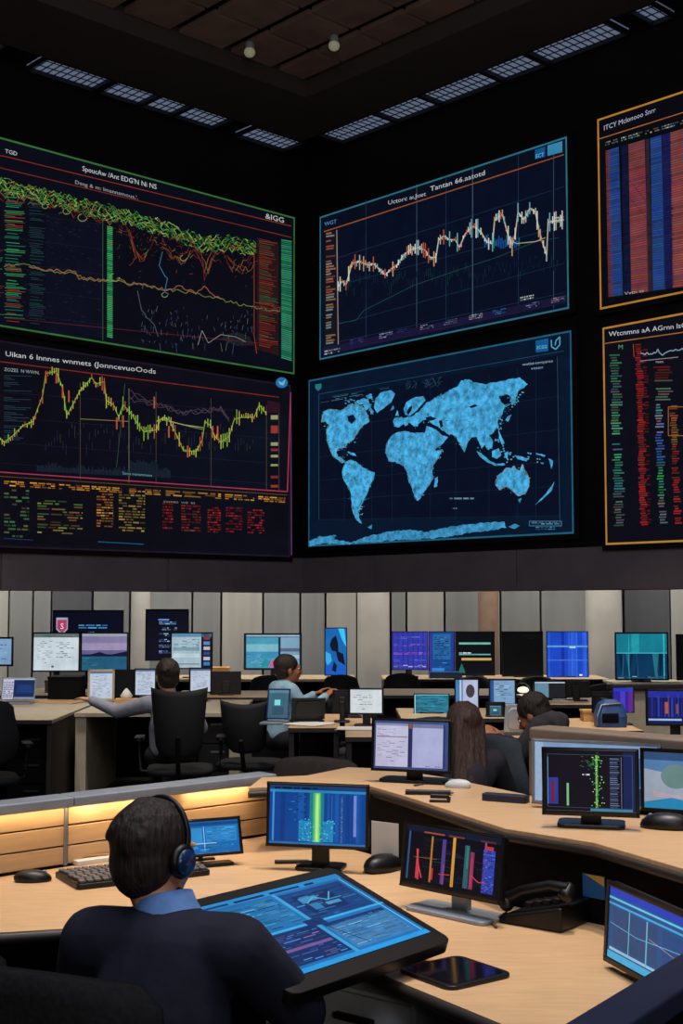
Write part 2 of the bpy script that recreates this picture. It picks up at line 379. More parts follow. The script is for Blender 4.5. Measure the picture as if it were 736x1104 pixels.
def Z(pts, ox, oy, k): return [(ox + x / k, oy + y / k) for x, y in pts]
def paint_ul(g):
    r = random.Random(1); k = 2.23
    def z(x, y): return (x / k, 140 + y / k)
    sl_ = lambda x, yl, yr, xl=0, xr=690: yl + (yr - yl) * (x - xl) / (xr - xl)
    # header rules, following the wall's own lines
    g.line([(-110, 140 + 22 - 5), z(0, 68), z(690, 235)], .9, (150, 52, 38), 2); g.line([(-110, 152), z(0, 98), z(690, 262)], .8, (140, 50, 38), 2)
    g.text('SpoucAw /Ant EDG\'N Ni NS', 84, 186, 7.5, WHT, 3, 80, dy=.25, up=-1)
    g.text("Dsng & m: lmannsmous,'.", 76, 200, 5.5, (170, 175, 180), 3, 68, dy=.25, up=-1)
    g.text('&IGG', 281, 237, 8, WHT, 3, 20, dy=.25, up=-1); g.text('TGD', 1, 167, 6, WHT, 3, 13, dy=.25, up=-1)
    # panels
    g.poly([z(100, 200), z(240, 235), z(240, 505), z(100, 490)], (14, 16, 34), 1)
    g.poly([z(265, 245), z(605, 300), z(600, 530), z(265, 500)], (11, 12, 24), 1)
    g.poly([z(608, 262), z(660, 275), z(660, 545), z(606, 530)], (44, 22, 24), 1)
    # the green band and the red scribble under it
    top = [(-240, 70), (0, 125), (150, 165), (280, 195), (350, 215), (420, 240), (480, 265), (540, 262), (605, 278)]
    for j in range(5):
        for q in range(3):
            pts = spline_noise(r, [(x, y + j * 7) for x, y in top], 6, 8)
            for a_, b_ in zip(pts, pts[1:]):
                if r.random() < .62: g.line([z(*a_), z(*b_)], r.uniform(.4, 1), r.choice([(50, 140, 64), (110, 170, 64), (70, 120, 44), (140, 90, 44), (36, 90, 50), (150, 190, 90)]), 2 + j * .3)
    low = [(-240, 110), (0, 150), (60, 160), (150, 185), (262, 215), (300, 240), (315, 290), (330, 310), (340, 300), (360, 250), (400, 290), (430, 310), (450, 280), (475, 300), (485, 340), (500, 300), (530, 290), (550, 330), (580, 320), (605, 300)]
    for j in range(4):
        pts = spline_noise(r, [(x + r.uniform(-6, 6), y + j * 6) for x, y in low], 7, 9)
        for a_, b_ in zip(pts, pts[1:]):
            if r.random() < .7: g.line([z(*a_), z(*b_)], .6, r.choice([(130, 40, 36), (100, 44, 30), (150, 76, 40), (120, 110, 60)]), 2.2 + j * .2)
    for i in range(150):   # scattered scribble under the band
        x = r.uniform(265, 604); y = 235 + (x - 265) * .12 + abs(r.gauss(0, 42)); a = r.uniform(0, 6.28); s = r.uniform(3, 10)
        g.line([z(x, y), z(x + s * cos(a), y + s * sin(a))], .5, r.choice([(110, 36, 34), (80, 40, 30), (60, 90, 50), (90, 60, 40), (130, 60, 50)]), 2.1)
    for i in range(120):
        x = r.uniform(0, 236); y = r.uniform(200, 470); g.line([z(x, y), z(x + r.uniform(2, 10), y + r.uniform(-3, 4))], .5, r.choice([(30, 44, 60), (40, 36, 60), (24, 56, 50)]), 1.8)
    for x, y, rr_ in ((98, 188, 7), (150, 200, 9), (188, 215, 11), (430, 312, 8), (265, 358, 12), (385, 400, 7)):
        g.line([z(x + rr_ * cos(a), y + rr_ * .8 * sin(a)) for a in [i * .5 for i in range(10)]], .7, (140, 170, 90), 3)
    # lower traces
    for pts, c in (([(0, 330), (60, 328), (110, 345), (170, 350), (190, 360), (250, 365), (330, 375), (380, 385), (450, 395), (520, 412), (600, 430), (662, 440)], (120, 130, 70)),
                   ([(60, 330), (100, 340), (170, 345), (180, 360), (260, 368)], (170, 110, 70)), ([(270, 360), (300, 375), (340, 372), (360, 382), (390, 388), (420, 380), (460, 395), (480, 380), (500, 400), (520, 410)], (170, 100, 80)),
                   ([(380, 300), (372, 330), (392, 360), (385, 390), (395, 398)], (60, 120, 170)), ([(300, 245), (320, 310), (300, 330)], (120, 45, 40)), ([(600, 280), (600, 500), (606, 540)], (150, 60, 44)),
                   ([(320, 390), (330, 440), (360, 470), (370, 500)], (80, 90, 110)), ([(600, 415), (662, 432), (662, 440), (600, 428)], (120, 60, 50))):
        g.line([z(*p) for p in spline_noise(r, pts, 6, 4)], .8, c, 2.5)
    for i in range(110):
        x = r.uniform(330, 600); y = r.gauss(470, 28) + (x - 330) * .06; h = r.uniform(3, 14)
        g.line([z(x, y), z(x + r.uniform(-4, 4), min(y + h, 515))], .45, r.choice([(80, 90, 100), (50, 80, 120), (110, 110, 100), (60, 60, 90)]), 2.2)
    g.poly([z(*p) for p in ((520, 505), (540, 492), (565, 490), (590, 500), (600, 520), (560, 522))], (34, 36, 44), 1.5)
    g.line([z(*p) for p in ((465, 520), (475, 485), (490, 515), (520, 495), (555, 500), (580, 512))], .6, (150, 150, 140), 2.4)
    # ladders and small print
    for y in range(0, 66): g.line([z(247, 236 + y * 4.05), z(260, 239 + y * 4.05)], 1.1, r.choice([(60, 190, 110), (40, 150, 90), (90, 170, 90)]), 3)
    for y in range(0, 68): g.line([z(665, 268 + y * 4.2), z(690, 272 + y * 4.25)], 1.2, r.choice([(50, 165, 110), (36, 130, 90), (60, 150, 120)]), 3)
    for y in range(0, 60): g.line([z(612, 266 + y * 4.3), z(612 + r.uniform(20, 46), 272 + y * 4.3)], .8, r.choice([(120, 40, 36), (150, 60, 44), (110, 60, 30), (60, 90, 60)]), 2.6)
    for y in range(0, 84): 
        for x0, x1, cs in ((-230, -120, [(40, 120, 70)]), (-100, 0, [(120, 40, 36), (40, 120, 90)]), (0, 52, [(60, 160, 90), (40, 120, 90), (150, 60, 40)]), (58, 100, [(30, 70, 70), (40, 50, 70)])):
            if r.random() < .72: a = r.uniform(x0, x0 + 8); g.line([z(a, 150 + a * .1 + y * 3.75), z(r.uniform(x0 + 25, x1), 153 + a * .1 + y * 3.75)], .7, r.choice(cs), 2.4)
    g.line([z(237, 205), z(237, 510)], .6, (60, 100, 60), 2); g.line([z(0, 455), z(660, 520)], .5, (110, 40, 40), 2)
    for i in range(5): g.line([z(0, 200 + i * 60), z(240, 232 + i * 60)], .4, (30, 34, 50), 1.6)
def paint_ll(g):
    r = random.Random(2); k = 2.23
    def z(x, y): return (x / k, 370 + y / k)
    g.poly([z(0, 62), z(660, 150), z(655, 355), z(0, 312)], (12, 12, 26), 1)
    g.poly([z(0, 335), z(680, 385), z(680, 500), z(0, 482)], (13, 12, 22), 1)
    g.text('Uikan 6 lnnnes wnmets (JonncevuoOods', 1, 385, 7.6, WHT, 3, 162, dy=.118, up=-1)
    g.text('ZOZES  N WWN.', 0, 401, 5, (170, 180, 180), 3, 38, dy=.1, up=-1)
    g.line([(-110, 378), z(0, 48), z(660, 132)], .9, (150, 45, 40), 2); g.line([(-110, 500), z(0, 312), z(680, 358), z(688, 120)], 1.1, (190, 60, 90), 2)
    g.line([(-110, 508), z(0, 322), z(680, 366)], .6, (120, 80, 40), 2)
    g.line([z(688, 120), z(690, 510)], 1, (110, 60, 110), 2)
    for x in (183, 300, 365, 497, 630, 660): g.line([z(x, 75 + x * .12), z(x, 318 + x * .06)], .5, (90, 80, 60) if x != 300 else (130, 140, 110), 1.6)
    for y in (120, 180, 240, 290): g.line([z(0, y), z(640, y + 50)], .4, (34, 36, 56), 1.5)
    g.line([z(183, 184), z(300, 190)], .7, (140, 130, 80), 2); g.line([z(290, 100), z(270, 300)], .5, (60, 90, 60), 2)
    pts = [(-200, 200), (-120, 260), (-60, 180), (0, 240), (20, 225), (45, 200), (70, 190), (80, 160), (92, 130), (100, 75), (125, 70), (140, 110), (150, 175), (165, 150), (180, 120), (210, 85), (220, 100), (240, 95), (245, 140), (262, 150), (275, 180), (285, 150), (300, 165), (320, 195), (335, 215), (365, 210), (375, 185), (395, 185), (415, 225), (430, 260), (460, 262), (475, 235), (482, 190), (495, 200), (505, 225), (520, 240), (540, 225), (552, 185), (570, 180), (600, 180), (612, 150), (628, 170)]
    for p in spline_noise(r, pts, 5, 5):
        h = r.choice([6, 9, 12, 20, 34]); g.line([z(p[0], p[1] - h / 2), z(p[0], p[1] + h / 2)], .85, r.choice([(205, 215, 80), (150, 200, 70), (225, 190, 80), (205, 100, 60), (180, 215, 90)]), 3)
    g.line([z(*p) for p in pts], .9, (140, 180, 60), 2.8)
    g.line([z(*p) for p in ((365, 190), (385, 180), (400, 190), (430, 198), (478, 205))], .8, (180, 190, 110), 2.8); g.line([z(375, 185), z(478, 210)], .6, (150, 160, 110), 2.8)
    for x in range(100, 600, 7):
        y = 190 + r.uniform(0, 60); g.line([z(x, y), z(x, y + r.uniform(4, 30))], .6, r.choice([(50, 45, 60), (60, 60, 40), (40, 40, 70)]), 1.8)
    for x in range(80, 400, 3):
        h = 8 + 20 * max(0, noise.noise(Vector((x * .03, 0, 0)))) + r.uniform(0, 12) + (22 if 300 < x < 370 else 0)
        g.line([z(x, 306 + x * .05 - h), z(x, 306 + x * .05)], .8, (30, 44, 58), 1.8)
    for j in range(3): g.line([z(*p) for p in spline_noise(r, [(300, 120 + j * 8), (370, 150), (430, 170), (520, 160), (540, 180 + j * 5)], 6, 7)], .6, (84, 66, 84), 2)
    for x, y in ((100, 85), (125, 85), (140, 120), (155, 130), (240, 110), (270, 195), (285, 190), (395, 215), (440, 262), (500, 215), (512, 215), (360, 145)):
        g.line([z(x, y - 14), z(x, y + 14)], 1.5, (205, 95, 60), 3.2)
    g.text('Sanns mensmmone', 127, 512, 4, (120, 180, 190), 3, 32, dy=.08, up=-1)
    for y, h in ((175, 10), (200, 18), (240, 8), (255, 6), (270, 6), (292, 5), (320, 6), (342, 6)):
        g.rect(z(640, 0)[0], z(0, y)[1], z(657, 0)[0], z(0, y + h)[1], r.choice([(150, 40, 60), (170, 60, 50), (170, 170, 120)]), 2.5)
    g.poly([z(632, 140), z(662, 145), z(662, 170), z(632, 168)], (50, 20, 34), 2)
    # round emblem
    cx, cy = z(666, 97); g.poly([(cx + 6.5 * cos(a), cy + 5.8 * sin(a)) for a in [i * PI / 8 for i in range(16)]], (40, 130, 200), 3); g.poly([(cx - 4, cy - 2), (cx, cy), (cx + 4, cy - 4), (cx + 2, cy + 3), (cx - 2, cy + 2)], (150, 210, 240), 3.4)
    # orange caption row and tables
    for a, b in ((0, 50), (62, 122), (132, 205), (210, 282), (300, 375), (388, 520), (530, 600), (610, 674)):
        g.ticks(*z(a, 332 + a * .06), *z(b, 346 + a * .06), 3, [(220, 150, 50), (230, 170, 60), (180, 110, 40)], a, .85, .6, 2.5, dy=.06)
    tabs = [((0, 352), (60, 470), 14, [(60, 110, 80), (90, 100, 60)], .5), ((80, 378), (188, 460), 13, [(150, 150, 70), (70, 120, 70), (120, 90, 50)], .55), ((222, 362), (262, 445), 13, [(200, 140, 60), (160, 90, 40)], .8),
            ((275, 364), (338, 455), 14, [(190, 150, 70), (150, 130, 60)], .8), ((380, 385), (405, 450), 9, [(170, 40, 44), (120, 30, 34)], .8), ((425, 390), (472, 455), 10, [(150, 36, 40), (120, 60, 34)], .8), ((488, 395), (520, 458), 11, [(190, 44, 44), (150, 36, 40)], .8),
            ((532, 395), (572, 458), 10, [(150, 36, 40)], .6), ((584, 400), (624, 460), 10, [(180, 40, 44)], .7), ((-220, 340), (-20, 470), 16, [(120, 110, 50)], .5)]
    for i, (a, b, n, cs, fl) in enumerate(tabs): g.ticks(*z(*a), *z(*b), n, cs, i, fl, .5, 2.5, dy=.04)
    g.text('SWMES  WE  ES', *z(382, 384), 2.6, (150, 150, 140), 3, 34, dy=.05, up=-1)
    g.line([z(225, 478), z(335, 484)], 1, (30, 90, 130), 2); g.line([z(0, 470), z(70, 474)], .8, (40, 60, 120), 2)
    for y in range(40): 
        if r.random() < .7: g.line([z(0, 80 + y * 4), z(r.uniform(10, 70), 82 + y * 4)], .6, (40, 70, 80), 2)
def paint_ur(g):
    r = random.Random(3); k = 2.374
    def z(x, y): return (330 + x / k, 140 + y / k)
    g.poly([z(55, 262), z(672, 70), z(680, 455), z(52, 585)], (8, 17, 38), 1)
    g.line([z(58, 264), z(672, 68)], 1.1, (170, 92, 48), 2)
    g.text('Uctorc aı.Juet', *z(222, 196), 6.5, (200, 205, 215), 3, 41, dy=-.24, up=-1); g.text('Tantan 66.aatotd', *z(330, 162), 7.5, WHT, 3, 59, dy=-.3, up=-1)
    g.poly([z(630, 45), z(668, 34), z(668, 62), z(630, 72)], (60, 150, 190), 2.5); g.poly([z(598, 56), z(624, 48), z(624, 74), z(598, 80)], (20, 90, 150), 2.5)
    g.text('ECT', *z(600, 78), 6, (120, 210, 240), 3, 9, dy=-.25, up=-1); g.text('WGT', *z(60, 250), 6, (90, 150, 220), 3, 13, dy=-.25, up=-1)
    for x in (165, 295, 370, 438, 555, 645): g.line([z(x, 232 - x * .3), z(x, 562 - x * .16)], .5 if x != 438 else .9, (36, 60, 92) if x not in (438, 645, 295) else (70, 95, 120), 1.5)
    for y0, y1 in ((330, 150), (400, 250), (500, 345), (545, 420)): g.line([z(95, y0), z(672, y1)], .5, (28, 56, 84), 1.5)
    g.line([z(*p) for p in ((95, 498), (140, 490), (160, 465), (290, 400), (438, 350), (500, 330), (600, 290), (660, 280))], .6, (34, 80, 84), 2)
    g.poly([z(55, 560), z(680, 425), z(680, 445), z(55, 580)], (30, 26, 62), 1.6)
    pts = [(95, 405), (105, 390), (115, 400), (122, 375), (130, 345), (150, 340), (160, 345), (175, 350), (185, 345), (200, 360), (215, 375), (230, 360), (245, 350), (262, 325), (280, 310), (300, 305), (318, 312), (330, 330), (345, 330), (352, 285), (365, 275), (380, 285), (395, 285), (405, 305), (420, 270), (440, 250), (460, 265), (475, 290), (490, 295), (495, 235), (515, 220), (530, 275), (540, 300), (548, 270), (555, 215), (570, 235), (585, 205), (600, 215), (608, 260), (620, 300), (628, 325), (632, 240), (668, 235)]
    for p in spline_noise(r, pts, 4, 4):
        h = r.choice([6, 10, 14, 24, 38]) * (1 if p[0] < 400 else 1.25); g.line([z(p[0], p[1] - h / 2), z(p[0], p[1] + h / 2)], 1.1, r.choice([(225, 225, 215), (215, 170, 130), (200, 90, 60), (110, 190, 200), (240, 235, 220), (190, 190, 180)]), 3)
    g.line([z(*p) for p in pts], 1.2, (205, 200, 185), 2.8)
    g.line([z(530, 285), z(552, 295), z(600, 290), z(625, 280)], .8, (190, 190, 150), 2.9)
    for x in range(470, 560, 4): g.line([z(x, 285 + r.uniform(-15, 5)), z(x, 298 + r.uniform(0, 10))], 1, r.choice([(20, 120, 130), (30, 80, 160)]), 2.7)
    for x in range(100, 660, 5):
        y = 395 - x * .1 + r.uniform(-10, 30); g.line([z(x, y), z(x, y + r.uniform(5, 30))], .5, r.choice([(16, 40, 60), (20, 34, 70), (20, 60, 60)]), 1.7)
    g.poly([z(62, 268), z(90, 260), z(96, 552), z(60, 560)], (22, 22, 34), 1.7); g.line([z(91, 260), z(95, 552)], .9, (170, 150, 140), 2.5)
    for y in range(0, 44):
        if r.random() < .8: g.line([z(64, 270 + y * 6.5), z(64 + r.uniform(10, 25), 267 + y * 6.5)], 1.7, r.choice([(150, 80, 60), (170, 110, 90), (110, 60, 60), (130, 140, 140)] if y < 24 else [(120, 140, 140), (140, 110, 80)]), 3)
    for x, c in ((125, (70, 60, 130)), (200, (150, 160, 190)), (245, (50, 50, 110)), (305, (150, 140, 170)), (365, (110, 110, 150)), (430, (180, 180, 200)), (490, (40, 120, 170)), (575, (120, 130, 170)), (640, (150, 140, 170))):
        y = 570 - (x - 60) * .205; g.ticks(*z(x, y - 16), *z(x + 34, y - 2), 3, [c], x, .8, .5, 2.6, dy=-.2)
    g.ticks(*z(60, 568), *z(100, 582), 2, [(170, 180, 190)], 5, .8, .5, 2.6, dy=-.2); g.ticks(*z(560, 432), *z(595, 444), 2, [WHT], 6, .9, .5, 2.6, dy=-.2)
    g.ticks(*z(648, 228), *z(672, 242), 2, [WHT], 7, .9, .5, 2.6, dy=-.1)

LAND = [
 [(55,225),(75,218),(100,222),(120,212),(140,205),(160,215),(172,235),(175,250),(160,258),(150,270),(140,285),(128,300),(118,305),(112,315),(105,318),(95,318),(90,328),(95,340),(105,345),(112,352),(105,356),(90,345),(80,335),(72,315),(66,295),(65,270),(72,258),(62,250),(52,252)],
 [(118,208),(132,203),(136,210),(124,214)], [(140,198),(160,190),(172,196),(178,214),(165,222),(158,206),(146,206)], [(165,184),(180,178),(182,190),(170,192)], [(176,216),(186,224),(178,232)],
 [(190,190),(205,175),(230,170),(240,180),(232,198),(215,212),(195,228),(186,215)], [(118,326),(136,330),(142,338),(132,336),(120,330)],
 [(112,355),(125,348),(140,352),(150,362),(170,375),(188,380),(186,395),(175,415),(168,435),(160,450),(152,465),(146,480),(148,495),(155,510),(142,500),(134,485),(130,460),(128,435),(120,415),(108,395),(106,375)],
 [(228,290),(245,278),(270,275),(290,280),(310,278),(322,285),(335,310),(345,325),(362,322),(352,340),(338,360),(335,380),(338,395),(325,415),(310,435),(298,452),(290,440),(285,420),(275,400),(272,380),(262,362),(240,352),(225,350),(216,330),(218,310)],
 [(342,395),(350,390),(348,415),(340,418)], [(240,240),(258,238),(262,255),(250,265),(238,262),(235,250)], [(240,235),(246,220),(251,236)], [(228,222),(236,208),(238,218)],
 [(262,216),(270,200),(290,188),(312,185),(318,196),(302,214),(290,226),(278,236),(266,232)],
 [(262,240),(284,236),(300,226),(318,205),(340,190),(365,180),(385,168),(400,160),(410,145),(430,142),(440,150),(470,155),(500,150),(530,142),(560,138),(580,155),(570,165),(555,172),(548,200),(540,208),(535,185),(525,180),(505,185),(510,200),(522,208),(515,230),(505,240),(502,262),(492,278),(480,285),(490,300),(488,316),(478,322),(470,308),(462,318),(455,300),(450,288),(435,290),(425,305),(418,328),(408,310),(398,290),(385,282),(372,280),(360,272),(350,262),(335,255),(325,244),(310,247),(300,256),(292,268),(284,258),(275,252),(266,262),(256,250)],
 [(322,262),(345,270),(360,285),(376,290),(360,308),(338,325),(325,300),(315,280)], [(448,325),(460,330),(480,348),(500,358),(520,356),(522,361),(498,363),(476,354),(458,340)],
 [(488,325),(505,318),(512,335),(500,345),(488,340)], [(505,270),(512,288),(520,305),(514,310),(506,292)], [(520,330),(530,325),(528,345),(522,342)], [(545,335),(560,338),(582,345),(576,352),(555,346)],
 [(530,250),(538,232),(530,236),(522,247)], [(500,258),(506,262),(503,270)],
 [(500,390),(515,380),(525,368),(538,370),(545,362),(550,372),(560,376),(566,358),(572,374),(585,395),(583,415),(572,435),(555,440),(545,430),(525,415),(508,425),(498,412)],
 [(555,448),(564,445),(560,458)], [(598,463),(620,440),(640,415),(648,403),(642,425),(618,448)], [(600,330),(625,336),(622,340),(602,334)], [(632,344),(645,350),(640,372),(636,356)],
 [(20,556),(50,542),(90,540),(84,550),(130,558),(160,545),(200,536),(240,528),(280,525),(320,532),(370,520),(420,513),(470,508),(520,505),(525,520),(480,528),(420,535),(370,545),(300,550),(240,552),(180,558),(100,563),(60,560),(20,568)],
 [(530,518),(548,510),(560,516),(545,524)], [(170,520),(182,512),(180,524)]]
def rough(pts, seed, amp=2.6):
    r = random.Random(seed); out = []; n = len(pts)
    for i in range(n):
        (x0, y0), (x1, y1) = pts[i], pts[(i + 1) % n]; m = max(1, int(math.hypot(x1 - x0, y1 - y0) / 5))
        for j in range(m): t = j / m; a = amp if j else amp * .4; out.append((lerp(x0, x1, t) + r.uniform(-a, a) * .6, lerp(y0, y1, t) + r.uniform(-a, a) * .6))
    return out
def paint_map(g):
    r = random.Random(5); k = 2.374
    def z(x, y): return (330 + x / k, 350 + y / k)
    g.poly([z(45, 195), z(658, 80), z(665, 490), z(40, 500)], (8, 18, 40), 1)
    g.line([z(45, 500), z(45, 180), z(672, 70)], .6, (36, 80, 110), 2); g.line([z(655, 84), z(662, 520)], .6, (50, 84, 110), 2)
    for x in (110, 180, 232, 330, 395, 480, 552, 600): g.line([z(x, 205 - x * .16), z(x, 505)], .4, (18, 46, 72), 1.4)
    for y0, y1 in ((270, 185), (340, 270), (400, 350), (450, 415), (500, 490)): g.line([z(45, y0), z(660, y1)], .4, (18, 48, 76), 1.4)
    for i, L_ in enumerate(LAND):
        big = len(L_) > 10
        g.poly([z(*p) for p in rough(L_, i, 3.2 if big else 1.4)], (62, 150, 196) if L_[0][1] < 500 else (52, 128, 170), 2 + .01 * i, 1)
    for L_ in ([(318,240),(332,236),(346,242),(336,248),(322,247)], [(352,248),(360,246),(364,262),(356,266)], [(118,236),(134,232),(140,244),(130,256),(120,248)], [(270,226),(276,214),(284,208),(282,222),(274,234)], [(428,212),(446,206),(452,210),(436,216)], [(286,262),(298,262),(296,268)], [(540,200),(528,214),(520,208),(532,196)]):
        g.poly([z(*p) for p in rough(L_, 3, 1.2)], (10, 24, 48), 2.5)
    for i in range(420):   # relief
        L_ = LAND[14] if i % 3 else r.choice([LAND[0], LAND[8], LAND[7]]); p = r.choice(L_); q = r.choice(L_)
        if L_ is LAND[14] and abs(p[0] - q[0]) > 80: continue
        t = r.random() * .85; x, y = lerp(p[0], q[0], t), lerp(p[1], q[1], t)
        if L_ is LAND[14] and (y < 172 or x < 310 or y > 290): continue
        s = r.uniform(1, 5); a = r.uniform(0, 3.14); g.line([z(x, y), z(x + s * cos(a), y + s * sin(a))], .5, r.choice([(30, 90, 150), (24, 70, 130), (110, 200, 220), (150, 220, 225), (40, 140, 180), (70, 90, 190)]), 2.55)
    for i in range(260):   # city lights and fine detail on land
        L_ = r.choice([LAND[0], LAND[7], LAND[8], LAND[14], LAND[14], LAND[14], LAND[23]]); p = r.choice(L_); q = r.choice(L_)
        if L_ is LAND[14] and abs(p[0] - q[0]) > 90: continue
        t = r.random() * .9; x, y = lerp(p[0], q[0], t), lerp(p[1], q[1], t)
        if L_ is LAND[14] and (y < 165 or x < 300): continue
        s = r.uniform(1, 3.4); g.rect(*z(x, y), *z(x + s * r.uniform(.6, 2), y + s * .7), r.choice([(120, 205, 225), (40, 110, 175), (90, 150, 220), (120, 190, 170), (50, 130, 200)]), 2.6)
    for L_, c in ((LAND[0], (110, 150, 120)), (LAND[7], (70, 190, 215)), (LAND[8], (90, 160, 210)), (LAND[14][18:44], (80, 180, 200)), (LAND[23], (150, 140, 130))):
        g.line([z(*p) for p in rough(L_, 9, 2)], .5, c, 2.8)
    for x, y in ((500, 230), (508, 250), (515, 262), (498, 300), (512, 320), (500, 340), (545, 190), (548, 205), (552, 180), (588, 338), (610, 350), (528, 335), (535, 345)):
        for j in range(5): a, b = x + r.uniform(-9, 9), y + r.uniform(-9, 9); g.poly([z(a + 2.6 * cos(t) * r.uniform(.5, 1.3), b + 2.2 * sin(t)) for t in (0, 1.2, 2.5, 3.6, 5)], (90, 175, 215), 2.5)
    for i in range(46): a, b = r.uniform(112, 186), r.uniform(190, 232); g.poly([z(a + 3.5 * cos(t) * r.uniform(.4, 1.4), b + 2.2 * sin(t)) for t in (0, 1.2, 2.5, 3.6, 5)], (70, 150, 190), 2.4)
    for i in range(26): a = r.uniform(265, 350); g.line([z(a, 160 + r.uniform(-14, 10) - (a - 265) * .1), z(a + r.uniform(4, 12), 157 + r.uniform(-14, 10) - (a - 265) * .1)], .6, (34, 70, 96), 2.4)
    g.ticks(*z(50, 190), *z(225, 196), 2, [(110, 170, 200), (60, 110, 140)], 1, .8, .4, 2.6, dy=-.17); g.ticks(*z(50, 198), *z(160, 204), 2, [(80, 130, 160)], 2, .8, .4, 2.6, dy=-.17)
    g.text('wotlet-tomyanse', *z(566, 108), 4.2, (160, 190, 210), 3, 33, dy=-.12, up=-1); g.text('veaao', *z(588, 118), 4, (140, 180, 205), 3, 13, dy=-.12, up=-1)
    g.poly([z(600, 44), z(632, 38), z(632, 70), z(600, 74)], (20, 100, 165), 2.5); g.text('ECGG', *z(603, 66), 5, (130, 220, 245), 3, 11, dy=-.12, up=-1)
    g.line([z(*p) for p in ((640, 42), (641, 60), (652, 66), (662, 54), (662, 34), (652, 44), (650, 56))], 1.2, (90, 190, 220), 3)
    g.poly([z(*p) for p in ((36, 155), (52, 153), (52, 164), (44, 172), (36, 165))], (40, 130, 140), 2.5)
    g.ticks(*z(366, 444), *z(442, 452), 1, [(150, 190, 210)], 8, .9, .5, 2.6); g.ticks(*z(388, 470), *z(400, 475), 1, [(150, 190, 210)], 9, 1, .5, 2.6)
    g.box(*z(584, 504), *z(666, 516), .6, (80, 140, 190), 2.6); g.ticks(*z(590, 506), *z(660, 514), 2, [(120, 190, 220)], 10, .9, .5, 2.8); g.ticks(*z(600, 518), *z(650, 528), 2, [(70, 150, 190)], 11, .9, .5, 2.8)
def paint_r3a(g):
    r = random.Random(6); k = 4.245
    def z(x, y): return (630 + x / k, 90 + y / k)
    g.line([z(80, 266), z(450, 150), z(1500, -180)], 1, (180, 110, 60), 2)
    g.text('ITCY Mclonooo Snrr', *z(110, 226), 7.5, (190, 195, 225), 3, 56, dy=-.36, up=-1)
    cols = [(118, 20, (120, 60, 66)), (128, 50, (44, 82, 158)), (190, 28, (20, 28, 66)), (222, 74, (150, 74, 80)), (300, 16, (60, 44, 60)), (322, 50, (44, 84, 162)), (375, 40, (30, 34, 96)), (412, 70, (160, 84, 84))]
    x = 500
    while x < 1500: cols.append((x, 60, r.choice([(44, 84, 162), (150, 74, 80), (24, 30, 80)]))); x += 80
    for x0, w, c in cols:
        top = 320 - (x0 - 110) * .28; bot = 985 - (x0 - 110) * .14
        g.poly([z(x0, top), z(x0 + w, top - w * .3), z(x0 + w + 20, bot - w * .14), z(x0 + 12, bot)], tuple(q * .72 for q in c), 1.5)
        n = 66
        for i in range(n):
            t = i / n; y = lerp(top, bot, t); d = lerp(-.3, -.14, t); xx = x0 + 14 * t
            if r.random() < .93: g.poly([z(xx, y), z(xx + w, y + d * w), z(xx + w, y + d * w + 6), z(xx, y + 6)], tuple(min(255, q * r.uniform(.78, 1.08)) for q in c), 2)
        g.ticks(*z(x0, top - 40), *z(x0 + w * .9, top - 18), 2, [(190, 190, 150), (90, 150, 180), (120, 120, 120)], int(x0), .8, .5, 2.5, dy=-.3)
    for i in range(24): g.line([z(r.uniform(190, 430), r.uniform(380, 900)), z(r.uniform(190, 430), r.uniform(380, 900))], .4, (40, 40, 70), 2.3) if i < 6 else None
    g.text('Vvtn ts', *z(205, 975), 4.6, (200, 180, 160), 3, 21, dy=-.16, up=-1)
def paint_r3b(g):
    r = random.Random(7); k = 3.557
    def z(x, y): return (630 + x / k, 330 + y / k)
    g.line([z(96, 148), z(377, 108), z(1200, -10)], 1, (190, 120, 60), 2)
    g.text('Wtcnmns aA AGrnn IsGID', *z(112, 122), 7.5, (215, 220, 230), 3, 92, dy=-.12, up=-1)
    def col(x0, w, y0, y1, cs, n=66, fill=.9, lean=18, L=2):
        for i in range(n):
            t = i / n; y = lerp(y0, y1, t)
            if r.random() < fill:
                c = cs[min(int(t * len(cs)), len(cs) - 1)]; a = r.uniform(0, w * .25); ww = r.uniform(w * .6, w)
                g.poly([z(x0 + lean * t + a, y), z(x0 + lean * t + ww, y - 1), z(x0 + lean * t + ww, y + 4.5), z(x0 + lean * t + a, y + 5.5)], tuple(q * r.uniform(.6, 1.15) for q in c), L)
    col(112, 48, 190, 850, [(70, 120, 90), (80, 140, 110), (70, 150, 120), (60, 120, 130), (90, 110, 90)])
    col(210, 34, 150, 845, [(150, 40, 34), (165, 44, 36), (170, 40, 40)], 82, 1, 20); col(240, 20, 170, 840, [(110, 26, 26)], 60, .6, 18, 1.8)
    col(284, 36, 380, 840, [(120, 140, 160), (60, 100, 170), (60, 150, 100), (110, 120, 110)], 44); col(280, 80, 205, 370, [(120, 30, 30), (110, 110, 100)], 16, .7, 4)
    col(342, 34, 385, 840, [(150, 90, 44), (140, 40, 36), (160, 44, 40)], 50, .85)
    for i in range(8): col(400 + i * 90, 60, 160 - i * 8, 840 - i * 14, [r.choice([(150, 40, 34), (70, 130, 100), (120, 130, 140)])], 60, .8)
    g.line([z(205, 150), z(208, 200)], .7, (160, 90, 40), 2); g.box(*z(340, 390), *z(420, 500), .8, (170, 110, 50), 2.6)
    g.line([z(*p) for p in spline_noise(r, [(235, 188), (290, 186), (300, 170), (312, 190), (377, 172), (450, 160)], 5, 5)], 1, (150, 180, 200), 3)
    g.line([z(232, 215), z(377, 200)], .8, (150, 150, 160), 2.6); g.text('naen', *z(292, 222), 4, (190, 190, 190), 3, 8, up=-1); g.text('M', *z(148, 170), 7, (90, 170, 120), 3, up=-1)
SW = 'giant screens on the two black walls'
